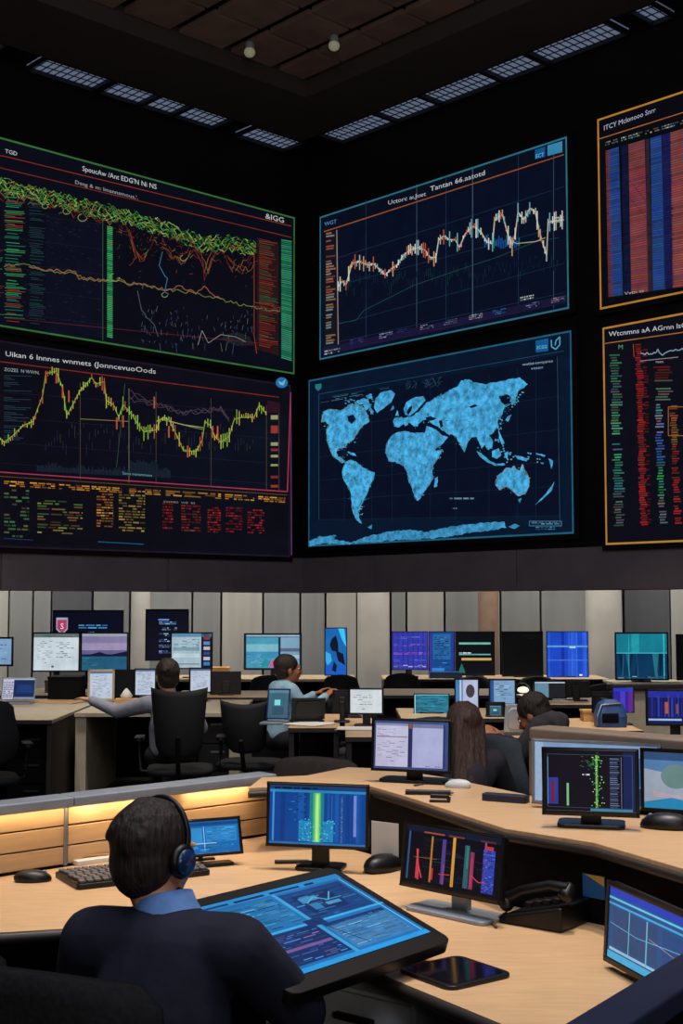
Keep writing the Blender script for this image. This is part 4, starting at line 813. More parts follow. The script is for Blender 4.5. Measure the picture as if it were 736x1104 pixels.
# ---------------------------------------------------------------- people
def solid(mb, voxel, smooth=6, name='m', extra=0):
    me = mb.mesh(name, []); o = bpy.data.objects.new('tmp', me); C.objects.link(o)
    a = o.modifiers.new('r', 'REMESH'); a.mode = 'VOXEL'; a.voxel_size = voxel; a.use_smooth_shade = True
    b = o.modifiers.new('s', 'SMOOTH'); b.iterations = smooth; b.factor = .5
    dg = bpy.context.evaluated_depsgraph_get(); out = bpy.data.meshes.new_from_object(o.evaluated_get(dg), depsgraph=dg)
    bpy.data.objects.remove(o); bpy.data.meshes.remove(me); out.name = name
    for p in out.polygons: p.use_smooth = True
    return out
def hand_mb(mb, wr, d, nrm, curl=.5, side=1, s=1.0):
    """wr wrist, d towards the knuckles, nrm out of the back of the hand"""
    d = Vector(d).normalized(); nrm = Vector(nrm); nrm = (nrm - d * nrm.dot(d)).normalized(); a = d.cross(nrm) * side
    wr = Vector(wr); k = wr + d * .085 * s
    for t in (-.028, -.01, .01, .028): mb.cap(wr + a * t * .7 * s, .017 * s, k + a * t * s, .0125 * s, n=10)
    for i, (t, L) in enumerate(((-.031, .062), (-.0105, .076), (.0105, .082), (.031, .072))):
        p = k + a * t * s; q = d.copy(); r_ = .0095 * s
        for j, f in enumerate((.45, .32, .26)):
            ang = curl * (.35 + .45 * j); q2 = (q * cos(ang) - nrm * sin(ang)).normalized(); e = p + q2 * L * f * s
            mb.cap(p, r_, e, r_ * .9, n=9); p = e; q = q2; nrm2 = nrm
            r_ *= .9
    p = wr + d * .025 * s + a * .032 * s; e = p + (d * .7 + a * .75 - nrm * .25).normalized() * .045 * s
    mb.cap(p, .014 * s, e, .011 * s, n=9); mb.cap(e, .011 * s, e + (d * .9 + a * .3 - nrm * .3).normalized() * .032 * s, .009 * s, n=9)
def person(lab, loc, rz, J, hair='short', shirt='shirtg', skin='skin', voxel=.011, legs=True, trous='trouser', hw=1.0, hairm='hair', jacket=False, collar=None, grp=None):
    t = thing('person', lab, 'person', loc, rz, grp)
    V = lambda k: Vector(J[k])
    hc = V('head'); hq = Matrix.Rotation(J.get('hyaw', 0), 3, 'Z') @ Matrix.Rotation(J.get('hpitch', 0), 3, 'X') @ Matrix.Rotation(J.get('hroll', 0), 3, 'Y')
    def hp(x, y, z): return hc + hq @ Vector((x * hw, y * hw, z * hw))
    mb = MB()
    mb.ell(hp(0, -.012, .028), (.074 * hw, .094 * hw, .088 * hw), rot=hq); mb.ell(hp(0, .022, -.02), (.062 * hw, .072 * hw, .085 * hw), rot=hq); mb.ell(hp(0, .035, -.068), (.045 * hw, .05 * hw, .038 * hw), rot=hq)
    mb.cap(hp(0, .092, .012), .008 * hw, hp(0, .112, -.02), .0125 * hw, n=10); mb.ell(hp(0, .088, .03), (.05 * hw, .012 * hw, .009 * hw), rot=hq)
    for s in (-1, 1):
        mb.ell(hp(s * .075, -.005, -.005), (.012 * hw, .021 * hw, .032 * hw), rot=hq); mb.ell(hp(s * .038, .066, -.022), (.02 * hw, .018 * hw, .02 * hw), rot=hq)
    mb.ell(hp(0, .086, -.05), (.022 * hw, .01 * hw, .009 * hw), rot=hq)
    mb.cap(hp(0, -.025, -.05), .052 * hw, V('neck'), .06)
    ch, pv, nk = V('chest'), V('pelvis'), V('neck'); shL, shR = V('shL'), V('shR'); mid = (shL + shR) / 2
    mb.cap(shL, .05, shR, .05); mb.cap(mid - Vector((0, 0, .02)), .085, ch, .1, fx=1.25); mb.cap(ch, .1, pv, .1, fx=1.3)
    for s in 'LR':
        sh, el, wr = V('sh' + s), V('el' + s), V('wr' + s)
        mb.cap(sh, .047, el, .038); mb.cap(el, .038, wr, .025); d = Vector(J.get('hd' + s, (wr - el)));
        hand_mb(mb, wr, d, J.get('hn' + s, (0, 0, 1)), J.get('curl', .5), 1 if s == 'L' else -1)
        if legs:
            hi, kn, an = V('hi' + s), V('kn' + s), V('an' + s)
            mb.cap(hi, .08, kn, .055); mb.cap(kn, .055, an, .036)
    link('body', solid(mb, voxel, 5, 'body'), t).data.materials.append(M[skin])
    # clothes
    e = .016 if jacket else .011
    mb = MB(); mb.cap(shL + (mid - shL) * .05, .062 + e, shR + (mid - shR) * .05, .062 + e); mb.cap(mid - Vector((0, 0, .02)), .1 + e, ch, .115 + e, fx=1.28); mb.cap(ch, .115 + e, pv + Vector((0, 0, .02)), .108 + e, fx=1.3)
    mb.cap(nk - Vector((0, 0, .02)), .068, nk + (hc - nk).normalized() * .012, .062)
    for s in 'LR':
        sh, el, wr = V('sh' + s), V('el' + s), V('wr' + s)
        mb.cap(sh, .06 + e, el, .046 + e); mb.cap(el, .046 + e, wr + (el - wr).normalized() * .02, .03 + e)
    link('jacket' if jacket else 'shirt', solid(mb, voxel * 1.0, 6 if jacket else 4, 'shirt'), t).data.materials.append(M[shirt])
    if collar:
        mb = MB(); up = (hc - nk).normalized(); c = nk + up * .012
        a = Vector((1, 0, 0)); b = up.cross(a).normalized(); a = b.cross(up).normalized(); rs = []
        for h, r0 in ((-.012, .078), (.01, .07), (.034, .066), (.036, .06), (.0, .058), (-.012, .06)): rs.append([c + up * h + a * r0 * cos(2 * PI * i / 24) + b * r0 * 1.05 * sin(2 * PI * i / 24) for i in range(24)])
        mb.rings(rs); part('collar', mb, collar, t)
    if legs:
        mb = MB(); mb.cap(V('hiL'), .095, V('hiR'), .095); mb.cap(pv, .11, pv + Vector((0, 0, -.03)), .11, fx=1.3)
        for s in 'LR': mb.cap(V('hi' + s), .098, V('kn' + s), .068); mb.cap(V('kn' + s), .068, V('an' + s) + Vector((0, 0, .03)), .05)
        link('trousers', solid(mb, voxel * 1.3, 3, 'trousers'), t).data.materials.append(M[trous])
        for s in 'LR':
            a = V('an' + s); mb = MB(); mb.cap((a.x, a.y - .03, .045), .04, (a.x, a.y + .05, .045), .043); mb.cap((a.x, a.y + .05, .04), .043, (a.x, a.y + .15, .035), .03); part('shoe', mb, 'shoe', t)
    # hair
    mb = MB()
    mb.ell(hp(0, -.026, .042), (.087 * hw, .104 * hw, .093 * hw), rot=hq); mb.ell(hp(0, -.048, -.005), (.081 * hw, .068 * hw, .09 * hw), rot=hq)
    r_ = random.Random(3)
    for i in range(46):
        a = r_.uniform(0, 2 * PI); b = r_.uniform(.1, 1.3); x, y, z = cos(a) * cos(b), sin(a) * cos(b), sin(b)
        if y > .35 and z < .6: continue
        p = Vector((x * .08, y * .094 - .028, z * .088 + .046)); dd = Vector((y * .4, -x * .4 - .5, -.6 + .3 * z)).normalized() * .035
        mb.cap(hp(*(p * .97)), .011 * hw, hp(*(p * .97 + dd * .7)), .007 * hw, n=7)
    for s in (-1, 1): mb.cap(hp(s * .072, .012, .03), .013 * hw, hp(s * .076, .012, -.0), .009 * hw)
    if hair == 'short': mb.ell(hp(0, -.058, -.045), (.056 * hw, .038 * hw, .045 * hw), rot=hq)
    if hair == 'long':
        for x in (-.06, -.03, 0, .03, .06):
            for dy in (0, .02): mb.cap(hp(x, -.07 + dy, .02), .035 * hw, Vector((hc.x + x * 1.25, ch.y - .15 + abs(x) * .4 + dy, ch.z - .02)), .02)
        for s in (-1, 1): mb.cap(hp(s * .07, -.01, .03), .024, hp(s * .085, -.0, -.1), .022); mb.cap(hp(s * .085, .0, -.1), .022, Vector((hc.x + s * .1, ch.y - .05, ch.z + .08)), .016)
    link('hair', solid(mb, max(.006, voxel * .7), 2, 'hair'), t).data.materials.append(M[hairm])
    for s in (-1, 1):
        ey = part('eye', MB().ell(hp(s * .03, .078, .012), (.0125 * hw, .009 * hw, .009 * hw), rot=hq), 'eye', t); part('iris', MB().ell(hp(s * .03, .0855, .012), (.006 * hw, .004 * hw, .006 * hw), rot=hq), 'iris', ey)
    part('mouth', MB().ell(hp(0, .094, -.05), (.02 * hw, .005 * hw, .006 * hw), rot=hq), 'lip', t)
    return t, hp, hq
def seated(seat=.47, lean=.06, **kw):
    J = dict(pelvis=(0, 0, seat + .1), chest=(0, lean * .6, seat + .36), neck=(0, lean, seat + .57), head=(0, lean + .05, seat + .715), shL=(-.17, lean, seat + .5), shR=(.17, lean, seat + .5),
             elL=(-.24, lean + .16, seat + .27), elR=(.24, lean + .16, seat + .27), wrL=(-.17, lean + .38, seat + .33), wrR=(.17, lean + .38, seat + .33),
             hiL=(-.1, .02, seat + .07), hiR=(.1, .02, seat + .07), knL=(-.13, .42, seat + .06), knR=(.13, .42, seat + .06), anL=(-.13, .42, .09), anR=(.13, .42, .09))
    J.update(kw); return J
# ---------------------------------------------------------------- foreground work bay
def xy(px, py, z): p = at_z(px, py, z); return (p.x, p.y)
CT = .985
# low curved desk
PA = xy(-70, 955, DZ); PB = xy(262, 904, DZ); dA = (Vector(PB) - Vector(PA)).normalized()
PBX = tuple(Vector(PA) + dA * ((-.284 - PA[0]) / dA.x))
PAX = tuple(Vector(PA) - dA * .9)
nA = Vector((-dA.y, dA.x))                   # away from the camera
panel = [(-.26, 4.95), (-.02, 4.93), (.13, 4.72), (.33, 4.28), (.49, 3.97), (.74, 3.71), (1.12, 3.33)]
front = [(-1.75, 3.2), (-1.25, 3.5), (-.96, 3.6), (-.72, 3.66), (-.45, 3.72), (-.2, 3.68), (-.02, 3.5), (.06, 3.3), (.12, 3.17), (.24, 2.99), (.40, 2.75), (.56, 2.51)]
near = [(.62, 2.46), (1.0, 2.99), (1.2, 3.26)]
inner = lambda p, k=.012: tuple(Vector(p) - nA * k)
t = thing('curved_desk', 'pale wood curved desk the man in the foreground sits at', 'desk', (0, 3.9, 0))
poly = [inner(PAX)] + [inner(PBX)] + [(x - .012, y - .012) for x, y in panel] + [(x - .02, y + .02) for x, y in near[::-1]] + front[::-1]
part('desktop', MB().prism(poly, DZ - .03, DZ), 'wood', t, bv=.004, world=True)
mb = MB(); mb.tube([(x, y, DZ - .017) for x, y in front], .017, 8); part('edge_strip', mb, 'edge', t, world=True)
for x, y, r_ in ((-1.1, 3.85, 0), (.2, 3.75, 0), (.62, 3.0, 0)): part('leg', MB().lathe([(.035, 0.02), (.035, DZ - .03)], 14, 0, None, (x, y, 0)), 'edge', t, world=True); 
for x, y in ((-1.1, 3.85), (.2, 3.75), (.62, 3.0)): part('foot', MB().lathe([(.09, 0), (.09, .015), (.04, .02)], 18, 0, None, (x, y, 0)), 'edge', t, world=True)
# lit wood partition at the left
def wood_panel(a, b, lab, zt=.955):
    a, b = Vector(a), Vector(b); d = (b - a).normalized(); c = (a + b) / 2
    t = thing('desk_partition', lab, 'partition', (c.x, c.y, 0), 0, 'wooden partition panels')
    def slab(z0, z1, off, th, ins=0): 
        p, q = a + d * ins, b - d * ins
        return MB().prism([tuple(p + nA * off), tuple(q + nA * off), tuple(q + nA * (off + th)), tuple(p + nA * (off + th))], z0, z1)
    mb = slab(0, zt, .012, .03, .002)
    part('core_panel', mb, 'edge', t, world=True)
    for z0, z1 in ((DZ + .006, .815), (.82, .884), (.889, zt)): part('wood_board', slab(z0, z1, 0, .014, .006), 'woodlight', t, world=True, bv=.003)
    part('top_rail', slab(zt, .99, -.05, .11, .001), 'silver', t, world=True, bv=.006)
    part('end_post', MB().prism([tuple(b - d * .012 - nA * .006), tuple(b - nA * .006), tuple(b + nA * .02), tuple(b - d * .012 + nA * .02)], DZ + .002, zt), 'grey', t, world=True)
    return t
PM = xy(67, 932, DZ); PM = tuple(Vector(PA) + dA * (Vector(PM) - Vector(PA)).dot(dA))
wood_panel(PAX, PM, 'short wood panelled partition behind the small black mouse, left end')
wood_panel(PM, PBX, 'long wood panelled partition behind the keyboard, lit by a warm strip')
# raised counter
t = thing('raised_counter', 'long pale wood raised counter carrying the two-page monitor and the green-trace monitor', 'counter', (.3, 4.4, 0))
back = [(-.31, 5.02), xy(330, 836, CT), xy(375, 827, CT), xy(420, 829, CT), xy(480, 838, CT), xy(575, 858, CT), (.86, 4.22), (1.36, 3.78)]
fr = [xy(268, 849, CT), xy(330, 846, CT), xy(395, 846, CT), xy(440, 859, CT), xy(495, 877, CT), xy(545, 893, CT), xy(640, 908, CT), xy(736, 936, CT), (1.03, 3.11)]
part('countertop', MB().prism([tuple(p[:2]) for p in back] + [(1.5, 3.5), (1.17, 3.36)] + fr[::-1], CT - .025, CT), 'wood', t, bv=.003, world=True)
mb = MB(); mb.tube([(x, y, CT - .026) for x, y in fr], .013, 8); part('edge_strip', mb, 'edge', t, world=True)
mb = MB()
for a, b in zip(panel, panel[1:]):
    a, b = Vector(a), Vector(b); n_ = Vector((-(b - a).y, (b - a).x)).normalized() * .03; mb.prism([tuple(a), tuple(b), tuple(b + n_), tuple(a + n_)], 0, CT - .026)
part('front_panel', mb, 'matte', t, world=True)
mb = MB()
bb = [Vector(p[:2]) for p in back[1:]]
for a, b in zip(bb, bb[1:]):
    n_ = Vector((-(b - a).y, (b - a).x)).normalized() * -.03; mb.prism([tuple(a - Vector((0, .05))), tuple(b - Vector((0, .05))), tuple(b + n_ - Vector((0, .05))), tuple(a + n_ - Vector((0, .05)))], 0, CT - .026)
part('back_panel', mb, 'edge', t, world=True)
# near right low partition with the navy rail
a, b = Vector((.26, 1.93)), Vector((1.26, 3.33)); d = (b - a).normalized(); n_ = Vector((d.y, -d.x))
t = thing('desk_partition', 'low partition with a navy blue top rail, nearest bottom right', 'partition', (.6, 2.4, 0))
part('panel', MB().prism([tuple(a + n_ * .02), tuple(b + n_ * .02), tuple(b + n_ * .06), tuple(a + n_ * .06)], 0, .96), 'matte', t, world=True)
part('top_rail', MB().prism([tuple(a), tuple(b), tuple(b + n_ * .085), tuple(a + n_ * .085)], .96, 1.0), 'navy', t, world=True, bv=.006)
# taupe rail partition behind the counter
a, b = Vector((.655, 4.545)), Vector((1.5, 3.73)); d = (b - a).normalized(); n_ = Vector((-d.y, d.x)) 
t = thing('desk_partition', 'partition with a thick taupe top rail behind the green-trace monitor', 'partition', (1.05, 4.15, 0))
part('panel', MB().prism([tuple(a + n_ * .03), tuple(b + n_ * .03), tuple(b + n_ * .06), tuple(a + n_ * .06)], 0, 1.175), 'edge', t, world=True)
part('top_rail', MB().prism([tuple(a), tuple(b), tuple(b + n_ * .12), tuple(a + n_ * .12)], 1.175, 1.222), 'taupe', t, world=True, bv=.01)
part('end_post', MB().prism([tuple(a), tuple(a + d * .03), tuple(a + d * .03 + n_ * .1), tuple(a + n_ * .1)], CT + .001, 1.175), 'taupe', t, world=True, bv=.005)
# foreground displays
monitor('black monitor in the desk corner, blue picture with a bright green vertical band', 'monitor', (288, 846, 396, 912), 4.42, P('green'), R(-14), R(4), bz=.009, grp='foreground monitors', bw=.16, bd=.13)
monitor('small black monitor on a pale silver foot, red, yellow and purple vertical traces', 'monitor', (438, 895, 535, 962), 3.8, P('candle'), R(-44), R(8), base='silver', bz=.009, chin=.006, grp='foreground monitors', bw=.3, bd=.13, basemid=.02)
monitor('black monitor on the counter showing two pale lilac pages side by side', 'monitor', (402, 776, 484, 831), 4.85, P('dual'), R(-20), R(5), dz=CT, bz=.009, grp='foreground monitors', bw=.26, bd=.12)
monitor('black monitor on the counter with a bright green dotted column on dark', 'monitor', (587, 808, 685, 878), 3.88, P('code'), R(-13), R(3), dz=CT, bz=.010, chin=.004, grp='foreground monitors', bw=.2, bd=.13)
monitor('large pale-edged monitor behind the green-trace monitor, showing soft blue shapes', 'monitor', (579, 800, 704, 869), 4.2, P('wide'), R(-26), R(2), dz=CT, body='silver', base='silver', bz=.01, grp='foreground monitors', bw=.16, bd=.1, basemid=.03)
monitor('dark-edged monitor at the right picture edge with a pale grey-green circle', 'monitor', (697, 810, 792, 876), 3.98, P('weather'), R(-26), R(2), dz=CT, bz=.01, grp='foreground monitors', bw=.14, bd=.1, basemid=.03)
monitor('small black tablet on a stand by the wooden partition, right of the man\'s headset', 'tablet', (195, 884, 258, 921), 4.5, P('tabletblue'), R(24), R(16), bz=.009, name='tablet', stand='prop')
# side screen at lower right
a, b = Vector((.665, 3.27)), Vector((.80, 2.8)); d = b - a; yaw = math.atan2(d.y, d.x); c = (a + b) / 2
t = thing('monitor', 'black monitor turned sideways at the lower right edge, cyan bands and window panes', 'monitor', (c.x, c.y, DZ), yaw, 'foreground monitors')
screen_body(t, d.length - .02, .17, .115, R(4), .018, .012, 'black', P('side')); part('base', MB().prism(rrect(.16, .1, .02, 4, (0, .03)), 0, .01), 'black', t, bv=.003); part('stand', MB().box((0, .045, .06), (.05, .015, .11)), 'black', t)
# big tilted drafting display
pc = Vector((-.065, 3.19)); az = R(40); t = thing('drafting_display', 'large tilted black drawing display glowing blue in front of the man', 'tablet', (pc.x, pc.y, DZ), PI / 2 - az)
w_, d_ = .60, .42; tilt = R(18)
T = Matrix.Translation((0, 0, .125)) @ Matrix.Rotation(tilt, 4, 'X')
mb = MB(); mb.prism(rrect(w_, d_, .03, 6), -.032, 0, 0, T, True); part('housing', mb, 'black', t, bv=.004)
mb = MB(); o_, i_ = rrect(w_, d_, .03, 6), rrect(w_ - .06, d_ - .085, .004, 6, (0, .005))
n = len(o_); vs = [(x, y, .0) for x, y in o_] + [(x, y, .003) for x, y in i_]; mb.add(vs, [(i, (i + 1) % n, n + (i + 1) % n, n + i) for i in range(n)], 0, False, T); part('bezel', mb, 'black', t)
def big(g):
    r = random.Random(11); g.rect(0, 0, 1, 1, (26, 110, 178), 0); g.rect(0, .93, 1, 1, (40, 140, 205), 1); g.rect(0, 0, 1, .05, (40, 150, 220), 1); g.rect(0, 0, .03, 1, (50, 160, 225), 1)
    g.rect(.05, .52, .47, .9, (34, 116, 176), 1); g.ticks(.06, .53, .46, .89, 18, [(90, 175, 215), (24, 86, 150), (60, 150, 200)], 1, .75, .5, 2)
    g.rect(.5, .5, .95, .9, (18, 66, 128), 1); g.rect(.56, .58, .82, .84, (14, 44, 96), 2); g.ticks(.52, .52, .93, .88, 14, [(60, 140, 200), (16, 50, 110), (40, 110, 170)], 2, .55, .5, 2.4); g.rect(.58, .74, .7, .8, (60, 140, 195), 2.6); g.rect(.6, .62, .66, .7, (50, 120, 180), 2.6); g.rect(.7, .64, .8, .68, (70, 150, 200), 2.6); g.line([(.6, .72), (.68, .78), (.74, .7), (.81, .8)], .01, (90, 170, 210), 2.7)
    g.rect(.05, .08, .48, .47, (16, 44, 104), 1); g.ticks(.07, .1, .46, .45, 17, [(80, 110, 190), (140, 110, 170), (40, 80, 160), (60, 140, 200)], 3, .8, .5, 2); g.rect(.07, .24, .46, .27, (120, 90, 150), 2.5)
    g.rect(.52, .08, .95, .44, (56, 120, 176), 1); g.ticks(.54, .1, .93, .42, 22, [(120, 180, 215), (60, 130, 185), (90, 150, 195)], 4, .85, .5, 2); g.rect(.52, .4, .95, .44, (16, 50, 110), 2)
    g.rect(.48, .04, .505, .93, (60, 160, 215), 2.5); g.rect(.0, .475, 1, .5, (60, 170, 225), 2.5); g.rect(.44, .44, .56, .53, (14, 50, 104), 2.8); g.ticks(.05, .94, .8, .99, 1, [(18, 60, 120)], 5, .8, .5, 2); g.line([(.5, .5), (.62, .1)], .006, (12, 30, 60), 3)
    g.line([(.97, .05), (.97, .93)], .008, (110, 200, 240), 3)
g = Gfx(lambda u, v, L=0: T @ Vector(((u - .5) * (w_ - .066), (v - .5) * (d_ - .09) + .005, .0035 + .0004 * L))); big(g); g.build(t)
mb = MB(); mb.tube([(-.12, .08, .12), (-.12, .12, .012)], .012); mb.tube([(.12, .08, .12), (.12, .12, .012)], .012); mb.box((0, .1, .006), (.34, .1, .012)); part('stand', mb, 'black', t)
mb = MB(); mb.tube([(-.2, -.06, .08), (-.2, .0, .006), (.2, 0, .006), (.2, -.06, .08)], .009); part('support_bar', mb, 'black', t)
# keyboard
p = at_z(97, 952, DZ); u = Vector((cos(R(30)), sin(R(30)), 0)); v = Vector((sin(R(30)), -cos(R(30)), 0)); a0 = Vector((*xy(60, 944, DZ), DZ)); c = a0 + u * .22 + v * .135
t = thing('keyboard', 'wide dark grey keyboard on the desk behind the man\'s left shoulder', 'keyboard', (c.x, c.y, DZ), R(30))
part('keyboard_body', MB().prism(rrect(.46, .24, .015, 4), 0, .018, 0, None, True), 'black', t, bv=.003)
mb = MB()
for j in range(7):
    for i in range(17):
        mb.box((-.208 + i * .026 + (j % 3) * .004, .096 - j * .032, .022), (.021, .026, .009))
part('keys', mb, 'key', t, bv=.002)
def mouse(lab, x, y, rz, m_='black', s=1, z=DZ, grp='computer mice'):
    t = thing('computer_mouse', lab, 'mouse', (x, y, z), rz, grp)
    rs = []
    for zz, k in ((.0, .92), (.006, 1), (.016, .97), (.026, .8), (.033, .5), (.036, .12)): rs.append([(s * k * .033 * cos(a) * (1 + .12 * sin(a)), s * (k * .058 * sin(a) - (zz * .25)), s * zz) for a in [2 * PI * i / 24 for i in range(24)]])
    part('shell', MB().rings(rs), m_, t); part('scroll_wheel', MB().lathe([(.004, -.004), (.008, -.003), (.008, .003), (.004, .004)], 10, 0, Matrix.Translation((0, s * .032, s * .026)) @ Matrix.Rotation(PI / 2, 4, 'Y')), 'grey', t); return t
x, y = xy(36, 950, DZ); mouse('small black mouse on the left end of the desk beside the keyboard', x, y, R(-80), s=1.05)
x, y = xy(413, 938, DZ); mouse('large glossy black mouse right of the corner monitor', x, y, R(-38), s=1.55)
x, y = xy(716, 893, CT); mouse('dark mouse on the raised counter at the right edge', x, y, R(62), s=1.3, z=CT)
x, y = xy(493, 849, CT); mouse('pale mouse on the raised counter beside the two-page monitor', x, y, R(70), 'white', s=.85, z=CT)
x, y = xy(104, 927, DZ); t = thing('note_pad', 'small pale note pad with a pencil between the keyboard and the wooden partition', 'note pad', (x, y - .03, DZ), R(40)); part('pad_sheets', MB().box((0, 0, .008), (.17, .07, .016)), 'paper', t, bv=.002); part('pencil', MB().tube([(-.08, .01, .021), (.07, -.01, .021)], .004, 6), 'gold', t)
# glass pad
t = thing('drawing_pad', 'square black glossy pad lying on the front edge of the desk', 'tablet', (.276, 3.205, DZ), R(-54))
part('pad_body', MB().prism(rrect(.205, .205, .028, 6), 0, .01, 0, None, True), 'black', t, bv=.003); part('pad_glass', MB().prism(rrect(.175, .175, .018, 6), .0095, .0108), 'pad', t)
# desk phone
p = at_z(576, 985, DZ); t = thing('desk_phone', 'black desk telephone with its handset on the cradle', 'telephone', (p.x + .015, p.y - .1, DZ), R(-38))
mb = MB(); mb.prism([(-.1, 0), (.1, 0), (.1, .07), (-.1, .02)], -.09, .09, 0, Matrix.Rotation(PI / 2, 4, 'X') @ Matrix.Identity(4)); part('phone_body', mb, 'black', t, bv=.008)
mb = MB(); mb.cap((-.09, -.06, .05), .022, (-.09, -.045, .065), .018); mb.cap((.1, -.06, .1), .022, (.1, -.045, .115), .018); mb.tube([(-.095, -.055, .06), (-.04, -.055, .092), (.05, -.055, .118), (.105, -.055, .115)], [.018, .015, .015, .018], 12); part('handset', mb, 'black', t)
mb = MB()
for i in range(4):
    for j in range(3): mb.box((-.05 + i * .03, .0 + j * .025, .043 + i * .0075), (.02, .017, .012))
part('keypad', mb, 'edge', t)
mb = MB(); mb.tube([(-.1, -.04, .02), (-.12, -.07, .006), (-.1, -.12, .005), (-.07, -.15, .005)], .004, 8); part('cord', mb, 'brown', t)
# small things
def pen(lab, px, py, rz, m_, z=DZ, L=.13, r_=.005):
    x, y = xy(px, py, z); t = thing('pen', lab, 'pen', (x, y, z), rz, 'pens')
    part('barrel', MB().tube([(-L / 2, 0, r_), (L / 2 - .012, 0, r_)], r_, 8), m_, t); part('tip', MB().tube([(L / 2 - .012, 0, r_), (L / 2, 0, r_)], [r_ * .9, .001], 8), 'grey', t)
pen('dark pen lying left of the corner monitor\'s foot', 316, 931, R(5), 'edge', r_=.007); pen('steel pen lying in front of the corner monitor\'s foot', 338, 935, R(-25), 'steel')
pen('black marker lying on the raised counter in front of the pale mouse', 463, 857, R(-8), 'black', CT, .17, .009); 
x, y = xy(474, 865, CT); t = thing('stapler', 'small dark stapler on the front of the raised counter', 'stapler', (x, y, CT), R(-10)); part('stapler_base', MB().box((0, 0, .004), (.07, .02, .008)), 'edge', t, bv=.002); part('stapler_arm', MB().box((0, 0, .02), (.065, .018, .014)), 'black', t, bv=.004); part('hinge', MB().box((.03, 0, .012), (.012, .018, .012)), 'black', t)
x, y = xy(545, 864, CT); t = thing('black_case', 'flat navy case lying on the middle of the raised counter', 'case', (x, y, CT), R(-28)); part('case_bottom', MB().prism(rrect(.16, .05, .012, 4), 0, .012), 'navy', t, bv=.002); part('case_lid', MB().prism(rrect(.16, .05, .012, 4), .0125, .024), 'navy', t, bv=.002)
mb = MB(); mb.tube([(*xy(446, 848, CT), CT + .004), (*xy(462, 845, CT), CT + .004), (*xy(478, 843, CT), CT + .004), (*xy(488, 846, CT), CT + .004)], .003, 6); o = part('mouse_cable', mb, 'black'); tag(at_origin(o, (*xy(462, 845, CT), CT)), 'thin black cable running from the two-page monitor to the pale mouse', 'cable')
# white sheet and card against the dark counter front
x, y = xy(428, 914, DZ); t = thing('paper_holder', 'white sheet standing on a grey holder behind the large glossy mouse', 'paper holder', (.150, 4.50, DZ), R(-35)); part('sheet', MB().box((0, 0, .085), (.11, .003, .13)), 'paper', t); part('holder', MB().prism([(-.06, -.03), (.06, -.03), (.06, .03), (-.06, .03)], 0, .02), 'grey', t, bv=.003)
q = at_y(636, 950, 3.66); t = thing('note_card', 'small blue and yellow card pinned to the dark counter front', 'card', (.7185, 3.722, .815), R(-46)); part('blue_half', MB().box((0, 0, .035), (.075, .003, .065)), 'bluecard', t); part('yellow_half', MB().prism([(-.03, .066), (.036, .066), (.036, .04)], -.0005, .001, 0, Matrix.Translation((0, -.0018, 0)) @ Matrix.Rotation(PI / 2, 4, 'X')), 'yellow', t)
# drawer unit under the desk
drawers('white drawer unit with black handles under the front desk edge', .17, 3.47, R(-38), w=.34, d=.4, h=.68, body='white', n=3, front='white', hm='black')
# chairs of the bay and the man
office_chair('black office chair of the man in the navy suit, cut off at bottom left', (-.46, 2.68, 0), R(-22), bw=.56, bh=.455, seat=.44, fab='fabric', lean=R(6), grp='foreground chairs', arms=False)
office_chair('dark empty chair behind the man\'s left shoulder at the desk', (-.95, 3.02, 0), R(6), bw=.5, bh=.42, seat=.44, fab='fabric', lean=R(6), grp='foreground chairs', arms=False)
J = seated(.44, .10, pelvis=(0, -.02, .54), chest=(0, .05, .76), neck=(-.0, .10, .955), head=(-.042, .13, 1.08), shL=(-.165, .07, .90), shR=(.172, .09, .90), elL=(-.25, .16, .70), elR=(.27, .22, .74), wrL=(-.16, .38, .79), wrR=(.2, .36, .83), hyaw=R(-20), hpitch=R(-8), hdR=(.1, .5, -.1), hdL=(.2, .5, -.1), anL=(-.13, .5, .09), anR=(.13, .5, .09), knL=(-.12, .44, .5), knR=(.12, .44, .5))
man, hp, hq = person('man in a dark navy suit and headset seen from behind at the desk', (-.415, 2.82, 0), R(-16), J, 'short', 'suit', voxel=.0075, jacket=True, collar='shirtb', hw=.98)
hs = thing('headset', 'dark blue headset worn by the man in the navy suit', 'headset', man.location, R(-16))
mb = MB(); mb.tube([hp(.09 * sin(a), .002, .04 + .096 * cos(a)) for a in [R(-100 + 200 * i / 18) for i in range(19)]], .006, 8); part('headband', mb, 'black', hs)
for s in (-1, 1):
    T = Matrix.Translation(hp(s * .09, -.005, .0)) @ hq.to_4x4() @ Matrix.Rotation(s * PI / 2, 4, 'Y')
    e = part('ear_cup', MB().lathe([(.028, -.012), (.037, -.01), (.039, .0), (.032, .008), (.01, .01)], 22, 0, T), 'black', hs); part('cup_cover', MB().lathe([(.028, .0085), (.028, .011), (.004, .014)], 20, 0, T), 'blueglass', e)
